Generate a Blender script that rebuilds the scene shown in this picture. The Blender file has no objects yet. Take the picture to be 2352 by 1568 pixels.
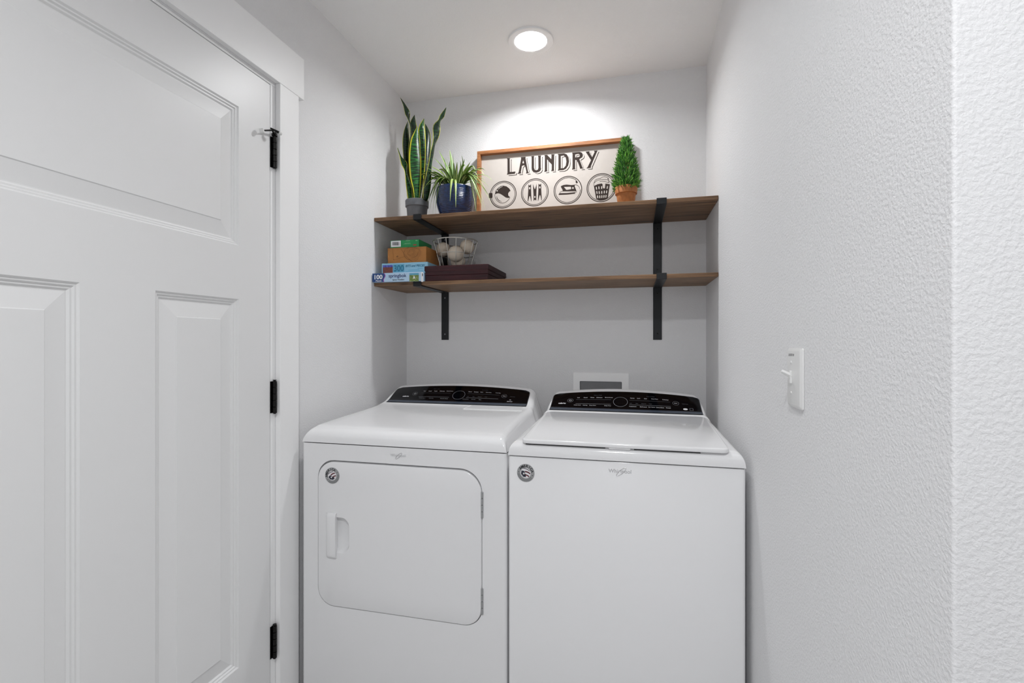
import bpy, math, random
from mathutils import Vector, Matrix, geometry, noise
random.seed(7)
scene = bpy.context.scene
COL = scene.collection

# ------------------------------------------------------------------ camera
CAM = Vector((0.0, -2.40, 1.30))
FPX, V0 = 1130.0, 782.0
YAW = math.atan(277.0 / 1130.0)
cam_data = bpy.data.cameras.new('camera')
cam_data.sensor_width = 36.0
cam_data.lens = 36.0 * FPX / 2352.0
cam_data.shift_y = -2.0 / 2352.0
cam_data.clip_start = 0.02
cam = bpy.data.objects.new('camera', cam_data)
COL.objects.link(cam)
cam.location = CAM
cam.rotation_euler = (math.radians(90), 0, YAW)
scene.camera = cam
scene.cycles.max_bounces = 16
scene.cycles.diffuse_bounces = 10

# ------------------------------------------------------------------ light of the rest of the home, exposure
world = bpy.data.worlds.new('world')
scene.world = world
world.use_nodes = True
bg = world.node_tree.nodes['Background']
bg.inputs[0].default_value = (1.0, 1.0, 1.0, 1)
bg.inputs[1].default_value = 0.42
NOOK_LAMP_W = 6.0
HALL_LAMP_W = 14.5
vs = scene.view_settings
vs.view_transform = 'Standard'
vs.look = 'None'
vs.gamma = 1.0
vs.use_curve_mapping = False
vs.exposure = 0.72

# ------------------------------------------------------------------ helpers
_c, _s = math.cos(YAW), math.sin(YAW)


def ray(u, v):
    a = (u - 1176.0) / FPX
    return Vector((a * _c - _s, a * _s + _c, (V0 - v) / FPX))


def at(u, v, X=None, Y=None, Z=None):
    d = ray(u, v)
    if X is not None:
        t = (X - CAM.x) / d.x
    elif Y is not None:
        t = (Y - CAM.y) / d.y
    else:
        t = (Z - CAM.z) / d.z
    return CAM + d * t


def lin(c):
    return c / 12.92 if c <= 0.04045 else ((c + 0.055) / 1.055) ** 2.4


def rgb(h):
    h = h.lstrip('#')
    return tuple(lin(int(h[i:i + 2], 16) / 255.0) for i in (0, 2, 4)) + (1.0,)


MATS = {}


def mat(name, col, rough=0.5, metal=0.0, spec=0.5, bump=None, coat=0.0, emit=None, var=None):
    """plain procedural surface; bump=(scale, strength, distance), var=(scale, amount) colour mottling"""
    if name in MATS:
        return MATS[name]
    m = bpy.data.materials.new(name)
    m.use_nodes = True
    nt = m.node_tree
    b = nt.nodes['Principled BSDF']
    c = rgb(col) if isinstance(col, str) else col
    b.inputs['Base Color'].default_value = c
    b.inputs['Roughness'].default_value = rough
    b.inputs['Metallic'].default_value = metal
    b.inputs['Specular IOR Level'].default_value = spec
    b.inputs['Coat Weight'].default_value = coat
    if emit:
        b.inputs['Emission Color'].default_value = (1, 1, 1, 1)
        b.inputs['Emission Strength'].default_value = emit
    tc = nt.nodes.new('ShaderNodeTexCoord')
    if var:
        n = nt.nodes.new('ShaderNodeTexNoise')
        n.inputs['Scale'].default_value = var[0]
        n.inputs['Detail'].default_value = 4
        r = nt.nodes.new('ShaderNodeValToRGB')
        r.color_ramp.elements[0].color = tuple(x * (1 - var[1]) for x in c[:3]) + (1,)
        r.color_ramp.elements[1].color = tuple(min(1, x * (1 + var[1])) for x in c[:3]) + (1,)
        r.color_ramp.elements[0].position = 0.3
        r.color_ramp.elements[1].position = 0.7
        nt.links.new(tc.outputs['Object'], n.inputs['Vector'])
        nt.links.new(n.outputs['Fac'], r.inputs['Fac'])
        nt.links.new(r.outputs['Color'], b.inputs['Base Color'])
    if bump:
        n = nt.nodes.new('ShaderNodeTexNoise')
        n.inputs['Scale'].default_value = bump[0]
        n.inputs['Detail'].default_value = bump[3] if len(bump) > 3 else 3
        bp = nt.nodes.new('ShaderNodeBump')
        bp.inputs['Strength'].default_value = bump[1]
        bp.inputs['Distance'].default_value = bump[2]
        nt.links.new(tc.outputs['Object'], n.inputs['Vector'])
        nt.links.new(n.outputs['Fac'], bp.inputs['Height'])
        nt.links.new(bp.outputs['Normal'], b.inputs['Normal'])
    MATS[name] = m
    return m


def wall_mat(name, col, s1=95, strength=0.5):
    """orange-peel drywall paint"""
    m = bpy.data.materials.new(name)
    m.use_nodes = True
    nt = m.node_tree
    b = nt.nodes['Principled BSDF']
    b.inputs['Base Color'].default_value = rgb(col)
    b.inputs['Roughness'].default_value = 0.62
    b.inputs['Specular IOR Level'].default_value = 0.3
    tc = nt.nodes.new('ShaderNodeTexCoord')
    n = nt.nodes.new('ShaderNodeTexNoise')
    n.inputs['Scale'].default_value = s1
    n.inputs['Detail'].default_value = 2.5
    n.inputs['Distortion'].default_value = 0.25
    r = nt.nodes.new('ShaderNodeValToRGB')
    r.color_ramp.elements[0].position = 0.36
    r.color_ramp.elements[1].position = 0.66
    n2 = nt.nodes.new('ShaderNodeTexNoise')
    n2.inputs['Scale'].default_value = s1 * 3.2
    mx = nt.nodes.new('ShaderNodeMath')
    mx.operation = 'MULTIPLY_ADD'
    mx.inputs[1].default_value = 0.22
    bp = nt.nodes.new('ShaderNodeBump')
    bp.inputs['Strength'].default_value = strength
    bp.inputs['Distance'].default_value = 0.0022
    L = nt.links.new
    L(tc.outputs['Object'], n.inputs['Vector'])
    L(tc.outputs['Object'], n2.inputs['Vector'])
    L(n.outputs['Fac'], r.inputs['Fac'])
    L(n2.outputs['Fac'], mx.inputs[0])
    L(r.outputs['Color'], mx.inputs[2])
    L(mx.outputs[0], bp.inputs['Height'])
    L(bp.outputs['Normal'], b.inputs['Normal'])
    MATS[name] = m
    return m


def wood_mat(name, stops, scale=(2.2, 34, 34), rough=0.5):
    m = bpy.data.materials.new(name)
    m.use_nodes = True
    nt = m.node_tree
    b = nt.nodes['Principled BSDF']
    b.inputs['Roughness'].default_value = rough
    b.inputs['Specular IOR Level'].default_value = 0.35
    tc = nt.nodes.new('ShaderNodeTexCoord')
    mp = nt.nodes.new('ShaderNodeMapping')
    mp.inputs['Scale'].default_value = scale
    n = nt.nodes.new('ShaderNodeTexNoise')
    n.inputs['Scale'].default_value = 1.6
    n.inputs['Detail'].default_value = 7
    n.inputs['Roughness'].default_value = 0.62
    n.inputs['Distortion'].default_value = 0.5
    r = nt.nodes.new('ShaderNodeValToRGB')
    cr = r.color_ramp
    cr.elements[0].position, cr.elements[0].color = stops[0][0], rgb(stops[0][1])
    cr.elements[1].position, cr.elements[1].color = stops[-1][0], rgb(stops[-1][1])
    for p, c in stops[1:-1]:
        e = cr.elements.new(p)
        e.color = rgb(c)
    bp = nt.nodes.new('ShaderNodeBump')
    bp.inputs['Strength'].default_value = 0.15
    bp.inputs['Distance'].default_value = 0.001
    L = nt.links.new
    L(tc.outputs['Object'], mp.inputs['Vector'])
    L(mp.outputs['Vector'], n.inputs['Vector'])
    L(n.outputs['Fac'], r.inputs['Fac'])
    L(r.outputs['Color'], b.inputs['Base Color'])
    L(n.outputs['Fac'], bp.inputs['Height'])
    L(bp.outputs['Normal'], b.inputs['Normal'])
    MATS[name] = m
    return m


_text_cache = {}


def text_geo(s, size=1.0, bold=0.0, shear=0.0):
    """triangles of a line of lettering in the XY plane, left aligned at the base line"""
    key = (s, bold, shear)
    if key not in _text_cache:
        cu = bpy.data.curves.new('lettering', 'FONT')
        cu.body = s
        cu.size = 1.0
        cu.offset = bold
        cu.shear = shear
        cu.resolution_u = 3
        ob = bpy.data.objects.new('lettering', cu)
        COL.objects.link(ob)
        dg = bpy.context.evaluated_depsgraph_get()
        me = bpy.data.meshes.new_from_object(ob.evaluated_get(dg))
        v = [(p.co.x, p.co.y) for p in me.vertices]
        f = [tuple(p.vertices) for p in me.polygons]
        bpy.data.objects.remove(ob)
        bpy.data.meshes.remove(me)
        bpy.data.curves.remove(cu)
        _text_cache[key] = (v, f)
    return _text_cache[key]


class MB:
    """collects shapes in world coordinates; build() links them as ONE mesh object"""

    def __init__(self):
        self.v, self.f, self.uv = [], [], []

    def add(self, verts, faces, M=None, uv=None):
        o = len(self.v)
        self.v += [(M @ Vector(p)) if M else Vector(p) for p in verts]
        self.f += [tuple(i + o for i in q) for q in faces]
        self.uv += uv if uv else [(0, 0)] * len(verts)
        return self

    def box(self, x0, x1, y0, y1, z0, z1, M=None):
        vs_ = [(x, y, z) for z in (z0, z1) for y in (y0, y1) for x in (x0, x1)]
        fs = [(0, 2, 3, 1), (4, 5, 7, 6), (0, 1, 5, 4), (2, 6, 7, 3), (0, 4, 6, 2), (1, 3, 7, 5)]
        return self.add(vs_, fs, M)

    def loft(self, rings, closed=True, caps=True, M=None, uv=None):
        n = len(rings[0])
        vs_ = [p for r in rings for p in r]
        fs = []
        for j in range(len(rings) - 1):
            for i in range(n if closed else n - 1):
                k = (i + 1) % n
                fs.append((j * n + i, j * n + k, (j + 1) * n + k, (j + 1) * n + i))
        if caps and closed:
            fs.append(tuple(reversed(range(n))))
            fs.append(tuple(range((len(rings) - 1) * n, len(rings) * n)))
        return self.add(vs_, fs, M, uv)

    def lathe(self, prof, c, seg=32, M=None, axis='z', caps=True):
        rings = []
        for r, h in prof:
            ring = []
            for i in range(seg):
                a = 2 * math.pi * i / seg
                p = (r * math.cos(a), r * math.sin(a), h)
                if axis == 'y':
                    p = (p[0], -p[2], p[1])
                if axis == 'x':
                    p = (p[2], p[0], p[1])
                ring.append((c[0] + p[0], c[1] + p[1], c[2] + p[2]))
            rings.append(ring)
        return self.loft(rings, True, caps, M)

    def tube(self, path, r, seg=8, closed=False, M=None):
        path = [Vector(p) for p in path]
        n = len(path)
        rings = []
        up = None
        for i, p in enumerate(path):
            if closed:
                t = path[(i + 1) % n] - path[i - 1]
            else:
                t = path[min(i + 1, n - 1)] - path[max(i - 1, 0)]
            t.normalize()
            if up is None:
                up = Vector((0, 0, 1)) if abs(t.z) < 0.9 else Vector((1, 0, 0))
            a = t.cross(up)
            if a.length < 1e-4:
                a = t.cross(Vector((0.3, 1, 0.2)))
            a.normalize()
            b_ = a.cross(t).normalized()
            up = b_
            rr = r[i] if isinstance(r, (list, tuple)) else r
            rings.append([p + (a * math.cos(2 * math.pi * k / seg) + b_ * math.sin(2 * math.pi * k / seg)) * rr for k in range(seg)])
        if closed:
            rings.append(rings[0])
            return self.loft(rings, True, False, M)
        return self.loft(rings, True, True, M)

    def plate(self, loops, to3d, t0=None, t1=None):
        """flat polygon (first loop outer, rest holes); with t0,t1 a slab between the two depths"""
        tri = geometry.tessellate_polygon([[Vector((p[0], p[1], 0)) for p in l] for l in loops])
        pts = [p for l in loops for p in l]
        if t1 is None:
            return self.add([to3d(p[0], p[1], t0 or 0) for p in pts], [tuple(t) for t in tri])
        n = len(pts)
        vs_ = [to3d(p[0], p[1], t0) for p in pts] + [to3d(p[0], p[1], t1) for p in pts]
        fs = [tuple(t) for t in tri] + [tuple(i + n for i in reversed(t)) for t in tri]
        o = 0
        for l in loops:
            for i in range(len(l)):
                k = (i + 1) % len(l)
                fs.append((o + i, o + k, o + k + n, o + i + n))
            o += len(l)
        return self.add(vs_, fs)

    def grid(self, fn, nu, nv, uv=False):
        vs_, u_ = [], []
        for j in range(nv + 1):
            for i in range(nu + 1):
                vs_.append(fn(i / nu, j / nv))
                u_.append((i / nu, j / nv))
        fs = [(j * (nu + 1) + i, j * (nu + 1) + i + 1, (j + 1) * (nu + 1) + i + 1, (j + 1) * (nu + 1) + i)
              for j in range(nv) for i in range(nu)]
        return self.add(vs_, fs, None, u_)

    def text(self, s, M, width=None, height=None, size=None, bold=0.0, shear=0.0, center=True):
        v, f = text_geo(s, 1.0, bold, shear)
        x0, x1 = min(p[0] for p in v), max(p[0] for p in v)
        y0, y1 = min(p[1] for p in v), max(p[1] for p in v)
        sx = sy = size or 1.0
        if width:
            sx = width / (x1 - x0)
            sy = sx
        if height:
            sy = height / (y1 - y0)
            if not width:
                sx = sy
        cx = (x0 + x1) / 2 if center else x0
        cy = (y0 + y1) / 2 if center else 0
        return self.add([((p[0] - cx) * sx, (p[1] - cy) * sy, 0) for p in v], f, M)

    def build(self, name, m, parent=None, org=None, smooth=True, angle=35, bevel=None, label=None, kind=None, fix=False):
        o_ = Vector(org) if org is not None else (Vector(parent['org']) if parent is not None else Vector((0, 0, 0)))
        me = bpy.data.meshes.new(name)
        me.from_pydata([tuple(p - o_) for p in self.v], [], self.f)
        if any(self.uv):
            lay = me.uv_layers.new(name='UVMap')
            for lp in me.loops:
                lay.data[lp.index].uv = self.uv[lp.vertex_index]
        me.validate()
        if fix:
            import bmesh
            bm = bmesh.new()
            bm.from_mesh(me)
            bmesh.ops.remove_doubles(bm, verts=bm.verts, dist=1e-6)
            bmesh.ops.recalc_face_normals(bm, faces=bm.faces)
            bm.to_mesh(me)
            bm.free()
        if smooth:
            me.polygons.foreach_set('use_smooth', [True] * len(me.polygons))
            me.set_sharp_from_angle(angle=math.radians(angle))
        me.materials.append(MATS[m] if isinstance(m, str) else m)
        ob = bpy.data.objects.new(name, me)
        COL.objects.link(ob)
        if parent is not None:
            ob.parent = parent
            ob['org'] = tuple(o_)
        else:
            ob.location = o_
            ob['org'] = tuple(o_)
        if bevel:
            bv = ob.modifiers.new('bevel', 'BEVEL')
            bv.width = bevel
            bv.segments = 3
            bv.limit_method = 'ANGLE'
            bv.angle_limit = math.radians(40)
            bv.harden_normals = False
        if label:
            ob['label'] = label
        if kind:
            ob['kind'] = kind
        return ob


def thing(name, label, cat, loc, group=None, kind=None):
    o = bpy.data.objects.new(name, None)
    COL.objects.link(o)
    o.location = loc
    o.empty_display_size = 0.05
    o['org'] = tuple(loc)
    o['label'] = label
    o['category'] = cat
    if group:
        o['group'] = group
    if kind:
        o['kind'] = kind
    return o


def tag(o, label, cat, group=None, kind=None):
    o['label'] = label
    o['category'] = cat
    if group:
        o['group'] = group
    if kind:
        o['kind'] = kind
    return o


def rrect(x0, x1, y0, y1, r, n=6):
    """rounded rectangle loop, r single or (bl, br, tr, tl)"""
    if not isinstance(r, (tuple, list)):
        r = (r,) * 4
    pts = []
    for (cx, cy, rr, a0) in ((x0 + r[0], y0 + r[0], r[0], 180), (x1 - r[1], y0 + r[1], r[1], 270),
                             (x1 - r[2], y1 - r[2], r[2], 0), (x0 + r[3], y1 - r[3], r[3], 90)):
        if rr <= 0:
            pts.append((cx, cy))
            continue
        for k in range(n + 1):
            a = math.radians(a0 + 90 * k / n)
            pts.append((cx + rr * math.cos(a), cy + rr * math.sin(a)))
    return pts


def circ(cx, cy, r, n=32, ry=None):
    return [(cx + r * math.cos(2 * math.pi * i / n), cy + (ry or r) * math.sin(2 * math.pi * i / n)) for i in range(n)]


def XZ(y, sgn=-1):      # a plate standing in the X-Z plane, depth towards the viewer
    return lambda a, b, t: (a, y + sgn * t, b)


def XY(z):
    return lambda a, b, t: (a, b, z + t)


def frame_front(x, y, z):   # matrix: text x -> world X, text y -> world Z, facing -Y
    return Matrix(((1, 0, 0, x), (0, 0, -1, y), (0, 1, 0, z), (0, 0, 0, 1)))


# ------------------------------------------------------------------ materials
wall_mat('wall_paint', '#e2e2e3', 190, 0.25)
wall_mat('ceiling_paint', '#f1f1f1', 170, 0.2)
mat('trim_paint', '#f1f1f1', 0.38, spec=0.45)
mat('door_paint', '#e2e2e2', 0.36, spec=0.45, bump=(260, 0.04, 0.0006))
mat('appliance', '#e7e7e8', 0.11, spec=0.5, coat=0.2)
mat('appliance_grey', '#9a9b9c', 0.3)
mat('foot_and_gap_shade', '#3a3a3b', 0.6)  # machine feet; also the painted shade under the washer lid
mat('console_black', '#040509', 0.07, spec=0.55)
mat('console_reflection', '#39404c', 0.16, spec=0.6)  # slate tone of the wall as mirrored in the black panel
mat('console_trim', '#6f7278', 0.22, metal=0.9)
mat('print_white', '#d9d9dc', 0.5)
mat('print_grey', '#85878c', 0.5)
mat('print_dim', '#4a4b50', 0.5)
mat('chrome', '#d4d4d6', 0.3, metal=0.75)
mat('badge_silver', '#a8a9aa', 0.34, metal=0.55)
mat('badge_dark', '#26272b', 0.5)
mat('badge_red', '#5a1522', 0.5)
mat('badge_navy', '#1d2233', 0.5)
mat('badge_white', '#e2e0e2', 0.5)
wood_mat('shelf_wood', [(0.32, '#463223'), (0.45, '#775a41'), (0.57, '#88694d'), (0.72, '#a68260')])
wood_mat('sign_wood', [(0.3, '#7c4f30'), (0.5, '#a06a42'), (0.75, '#b98255')], (6, 60, 60))
wood_mat('case_wood', [(0.3, '#260f14'), (0.55, '#3a161c'), (0.8, '#481d22')], (4, 60, 60), 0.55)
mat('black_steel', '#1b1d20', 0.42, metal=0.35, bump=(300, 0.05, 0.0005))
mat('screw_steel', '#84868a', 0.3, metal=0.8)
mat('hinge_black', '#141312', 0.32, metal=0.6, var=(160, 0.5))
mat('rubber_white', '#e6e6e4', 0.6)
mat('sign_board', '#bdb6b0', 0.7, var=(30, 0.02))
mat('sign_ink', '#332a26', 0.8, spec=0.2)
mat('terracotta', '#ad6f3e', 0.75, var=(45, 0.22))
mat('grey_pot', '#6c6f74', 0.55)
mat('blue_glaze', '#102852', 0.24, coat=0.2, var=(60, 0.35), bump=(160, 0.25, 0.002))
mat('soil', '#2e241b', 0.95, bump=(120, 0.8, 0.004))
mat('stem_green', '#6d8a3c', 0.6)
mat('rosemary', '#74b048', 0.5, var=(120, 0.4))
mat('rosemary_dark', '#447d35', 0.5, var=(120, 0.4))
mat('switch_plastic', '#e2e2e1', 0.3)
mat('box_plastic', '#f6f6f6', 0.4)
mat('box_dark', '#77787a', 0.5)
mat('wire_steel', '#c9c7c0', 0.28, metal=0.8)
mat('wool', '#d8ccbc', 0.95, spec=0.1, bump=(230, 0.6, 0.002))
mat('puzzle_blue', '#b3cfe8', 0.35, spec=0.5)
mat('puzzle_navy', '#20457f', 0.35)
mat('puzzle_magenta', '#a04aa8', 0.4)
mat('puzzle_text_navy', '#23306b', 0.4)
mat('puzzle_cyan', '#8fc0d8', 0.35)
mat('puzzle_teal', '#5aa3c0', 0.4)
mat('puzzle_teal_dark', '#1f6f8e', 0.4)
mat('green_card', '#0e8a48', 0.35)
mat('green_print', '#a9d8ae', 0.4)
mat('paper_white', '#e8e8ea', 0.5)
mat('ink_black', '#202024', 0.5)
mat('red_print', '#a23a2c', 0.5)
mat('floor_vinyl', '#bcbbba', 0.45, var=(6, 0.1))
mat('lamp_trim', '#eeeeee', 0.35)
mat('lamp_lens', '#ffffff', 0.4, emit=1.6)
mat('label_white', '#f2f2f2', 0.4)


def picture_mat(name, cols, scale):
    m = bpy.data.materials.new(name)
    m.use_nodes = True
    nt = m.node_tree
    b = nt.nodes['Principled BSDF']
    b.inputs['Roughness'].default_value = 0.4
    tc = nt.nodes.new('ShaderNodeTexCoord')
    n = nt.nodes.new('ShaderNodeTexNoise')
    n.inputs['Scale'].default_value = scale
    n.inputs['Detail'].default_value = 5
    n.inputs['Distortion'].default_value = 1.0
    r = nt.nodes.new('ShaderNodeValToRGB')
    cr = r.color_ramp
    cr.elements[0].position, cr.elements[0].color = 0.25, rgb(cols[0])
    cr.elements[1].position, cr.elements[1].color = 0.78, rgb(cols[-1])
    for i, c in enumerate(cols[1:-1]):
        e = cr.elements.new(0.25 + 0.53 * (i + 1) / (len(cols) - 1))
        e.color = rgb(c)
    nt.links.new(tc.outputs['Object'], n.inputs['Vector'])
    nt.links.new(n.outputs['Fac'], r.inputs['Fac'])
    nt.links.new(r.outputs['Color'], b.inputs['Base Color'])
    MATS[name] = m


picture_mat('picture_town', ['#30225c', '#5a2a34', '#8a4630', '#3d2a3c', '#b98a58'], 190)
picture_mat('picture_sky', ['#2b2a78', '#4a52b0', '#8f9ad8'], 120)
picture_mat('picture_meadow', ['#2f4a24', '#5f7a38', '#8a9a58', '#c9c0a0'], 200)


def map_card():
    """tan card printed with fine contour lines"""
    m = bpy.data.materials.new('map_card')
    m.use_nodes = True
    nt = m.node_tree
    b = nt.nodes['Principled BSDF']
    b.inputs['Roughness'].default_value = 0.55
    tc = nt.nodes.new('ShaderNodeTexCoord')
    n = nt.nodes.new('ShaderNodeTexNoise')
    n.inputs['Scale'].default_value = 9
    n.inputs['Detail'].default_value = 3
    w = nt.nodes.new('ShaderNodeMath')
    w.operation = 'MULTIPLY'
    w.inputs[1].default_value = 26
    fr = nt.nodes.new('ShaderNodeMath')
    fr.operation = 'FRACT'
    r = nt.nodes.new('ShaderNodeValToRGB')
    r.color_ramp.elements[0].position = 0.10
    r.color_ramp.elements[0].color = rgb('#7d5026')
    r.color_ramp.elements[1].position = 0.2
    r.color_ramp.elements[1].color = rgb('#ab7133')
    L = nt.links.new
    L(tc.outputs['Object'], n.inputs['Vector'])
    L(n.outputs['Fac'], w.inputs[0])
    L(w.outputs[0], fr.inputs[0])
    L(fr.outputs[0], r.inputs['Fac'])
    L(r.outputs['Color'], b.inputs['Base Color'])
    MATS['map_card'] = m


map_card()
mat('map_plain', '#ab7133', 0.55, var=(40, 0.08))
mat('map_ink', '#4a2d14', 0.6)


def leaf_mat(name, edge, dark, light, edge_w, band_scale, rough=0.32):
    """UV leaf: u across (margin colour at the rims), v along (cross bands)"""
    m = bpy.data.materials.new(name)
    m.use_nodes = True
    nt = m.node_tree
    b = nt.nodes['Principled BSDF']
    b.inputs['Roughness'].default_value = rough
    uv = nt.nodes.new('ShaderNodeUVMap')
    sp = nt.nodes.new('ShaderNodeSeparateXYZ')
    ab = nt.nodes.new('ShaderNodeMath')
    ab.operation = 'SUBTRACT'
    ab.inputs[1].default_value = 0.5
    a2 = nt.nodes.new('ShaderNodeMath')
    a2.operation = 'ABSOLUTE'
    gt = nt.nodes.new('ShaderNodeMath')
    gt.operation = 'GREATER_THAN'
    gt.inputs[1].default_value = 0.5 - edge_w
    n = nt.nodes.new('ShaderNodeTexNoise')
    n.inputs['Scale'].default_value = 1.0
    n.inputs['Detail'].default_value = 3
    n.inputs['Distortion'].default_value = 0.4
    mp = nt.nodes.new('ShaderNodeMapping')
    mp.inputs['Scale'].default_value = (1.3, band_scale, 1)
    r = nt.nodes.new('ShaderNodeValToRGB')
    r.color_ramp.elements[0].position = 0.45
    r.color_ramp.elements[0].color = rgb(dark)
    r.color_ramp.elements[1].position = 0.58
    r.color_ramp.elements[1].color = rgb(light)
    mix = nt.nodes.new('ShaderNodeMix')
    mix.data_type = 'RGBA'
    mix.inputs['B'].default_value = rgb(edge)
    L = nt.links.new
    L(uv.outputs['UV'], sp.inputs[0])
    L(sp.outputs['X'], ab.inputs[0])
    L(ab.outputs[0], a2.inputs[0])
    L(a2.outputs[0], gt.inputs[0])
    L(uv.outputs['UV'], mp.inputs['Vector'])
    L(mp.outputs['Vector'], n.inputs['Vector'])
    L(n.outputs['Fac'], r.inputs['Fac'])
    L(r.outputs['Color'], mix.inputs['A'])
    L(gt.outputs[0], mix.inputs['Factor'])
    L(mix.outputs['Result'], b.inputs['Base Color'])
    MATS[name] = m


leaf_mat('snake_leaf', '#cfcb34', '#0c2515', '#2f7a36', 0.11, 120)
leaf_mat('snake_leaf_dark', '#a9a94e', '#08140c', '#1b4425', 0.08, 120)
leaf_mat('spider_leaf', '#5d7f2c', '#b4c274', '#d3da9c', 0.29, 3, 0.45)
leaf_mat('spider_leaf_dark', '#3f6128', '#8fa95a', '#b9c785', 0.30, 3, 0.45)
leaf_mat('spider_leaf_green', '#bfc985', '#4d7826', '#779c38', 0.13, 3, 0.45)

# ================================================================== the setting
XL, XR, ZC = -1.163, 0.327, 2.56
YH = -1.788          # hall face of the right wall
LAMP = (-0.416, -0.374)
HALL_LAMP = (-0.12, -2.60)

m = MB().box(XL - 0.1, 3.0, -3.5, 0.1, -0.1, 0.0)
tag(m.build('floor', 'floor_vinyl', smooth=False), 'floor of the laundry nook below the machines', 'floor', kind='structure')
m = MB().plate([[(XL - 0.1, -3.5), (3.0, -3.5), (3.0, 0.1), (XL - 0.1, 0.1)], circ(LAMP[0], LAMP[1], 0.079, 40)[::-1],
                circ(HALL_LAMP[0], HALL_LAMP[1], 0.079, 40)[::-1]], XY(ZC), 0.0, 0.12)
tag(m.build('ceiling', 'ceiling_paint', smooth=False, fix=True), 'light grey painted ceiling over the laundry nook', 'ceiling', kind='structure')
m = MB().box(XL - 0.1, XR + 0.12, 0.0, 0.1, 0.0, ZC)
tag(m.build('wall_back', 'wall_paint', smooth=False), 'textured grey wall behind the shelves and machines', 'wall', kind='structure')
# left wall with the door opening
DY0, DY1, DZT = -2.003, -1.0125, 2.144
JY = -0.987
m = MB().plate([[(-3.4, 0), (DY0 - 0.012, 0), (DY0 - 0.012, DZT + 0.012), (JY, DZT + 0.012), (JY, 0), (0, 0), (0, ZC), (-3.4, ZC)]],
               lambda a, b, t: (XL - t, a, b), 0.0, 0.1)
tag(m.build('wall_left', 'wall_paint', smooth=False, fix=True), 'textured grey wall with the white door', 'wall', kind='structure')
# right wall: rounded outside corner towards the hall
rc = 0.004
poly = [(XR, 0.0), (XR, YH + rc)] + [(XR + rc - rc * math.cos(a), YH + rc - rc * math.sin(a)) for a in [math.radians(90 * k / 6) for k in range(1, 7)]] \
    + [(3.0, YH), (3.0, YH + 0.12), (XR + 0.12, YH + 0.12), (XR + 0.12, 0.0)]
m = MB().plate([poly], XY(0.0), 0.0, ZC)
tag(m.build('wall_right', 'wall_paint', smooth=True, fix=True), 'textured grey wall with the light switch, turning a corner', 'wall', kind='structure')

m = MB().box(XL - 0.1, 3.0, -3.5, -3.4, 0.0, ZC)
tag(m.build('wall_hall', 'wall_paint', smooth=False), 'grey wall across the hall, behind the viewer', 'wall', kind='structure')

# ---- door casing
XC = XL + 0.018
tr = thing('trim_1', 'flat white casing boards around the door', 'door casing', (XC, -0.94, 0.0), kind='structure')
MB().box(XL, XC, -0.9865, -0.891, 0.0, 2.161).build('side_casing', 'trim_paint', tr, bevel=0.0015)
MB().box(XL, XC, DY0 - 0.11, DY0 - 0.0145, 0.0, 2.161).build('side_casing', 'trim_paint', tr, bevel=0.0015)
MB().box(XL, XC + 0.0004, DY0 - 0.13, -0.8625, 2.1613, 2.3075).build('header_casing', 'trim_paint', tr, bevel=0.0015)
MB().box(XL - 0.099, XL - 0.0006, DY1 + 0.0035, JY - 0.0001, 0.0, DZT + 0.0035).build('jamb', 'trim_paint', tr, bevel=0.001)
MB().box(XL - 0.099, XL - 0.0006, DY0 - 0.0119, DY0 - 0.0035, 0.0, DZT + 0.0035).build('jamb', 'trim_paint', tr, bevel=0.001)
MB().box(XL - 0.099, XL - 0.0006, DY0 - 0.0119, JY - 0.0001, DZT + 0.004, DZT + 0.0119).build('jamb', 'trim_paint', tr, bevel=0.001)
MB().box(XL - 0.075, XL - 0.04, DY1 - 0.008, DY1 + 0.003, 0.0, DZT + 0.003).build('stop_strip', 'trim_paint', tr)

# ---- door: slab with moulded panels, hinges
door = thing('door_1', 'white moulded panel door with black hinges', 'door', (XL - 0.018, (DY0 + DY1) / 2, 0.008), kind='structure')
panels = [(-1.859, -1.145, 1.589, 2.011), (-1.414, -1.145, 0.306, 1.426), (-1.859, -1.588, 0.306, 1.426)]
toX = lambda a, b, t: (XL - t, a, b)
loops = [[(DY0, 0.008), (DY1, 0.008), (DY1, DZT), (DY0, DZT)]]
for (a0, a1, b0, b1) in panels:
    loops.append([(a0, b0), (a0, b1), (a1, b1), (a1, b0)])
MB().plate(loops, toX, 0.0, 0.035).build('slab', 'door_paint', door, smooth=False, fix=True)
prof = [(0.0, 0.0), (0.004, 0.0045), (0.0075, 0.0045), (0.0105, 0.0085), (0.0145, 0.0085), (0.0185, 0.0125), (0.021, 0.0125),
        (0.062, 0.0055), (0.064, 0.0035)]
for (a0, a1, b0, b1) in panels:
    rings = []
    for off, dep in prof:
        rings.append([toX(a0 + off, b0 + off, dep), toX(a1 - off, b0 + off, dep), toX(a1 - off, b1 - off, dep), toX(a0 + off, b1 - off, dep)])
    mb = MB().loft(rings, True, False)
    n0 = len(mb.v)
    mb.add(rings[-1], [(0, 1, 2, 3)])
    mb.box(XL - 0.03, XL - 0.02, a0 + 0.001, a1 - 0.001, b0 + 0.001, b1 - 0.001)
    mb.build('panel', 'door_paint', door, smooth=False)


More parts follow.
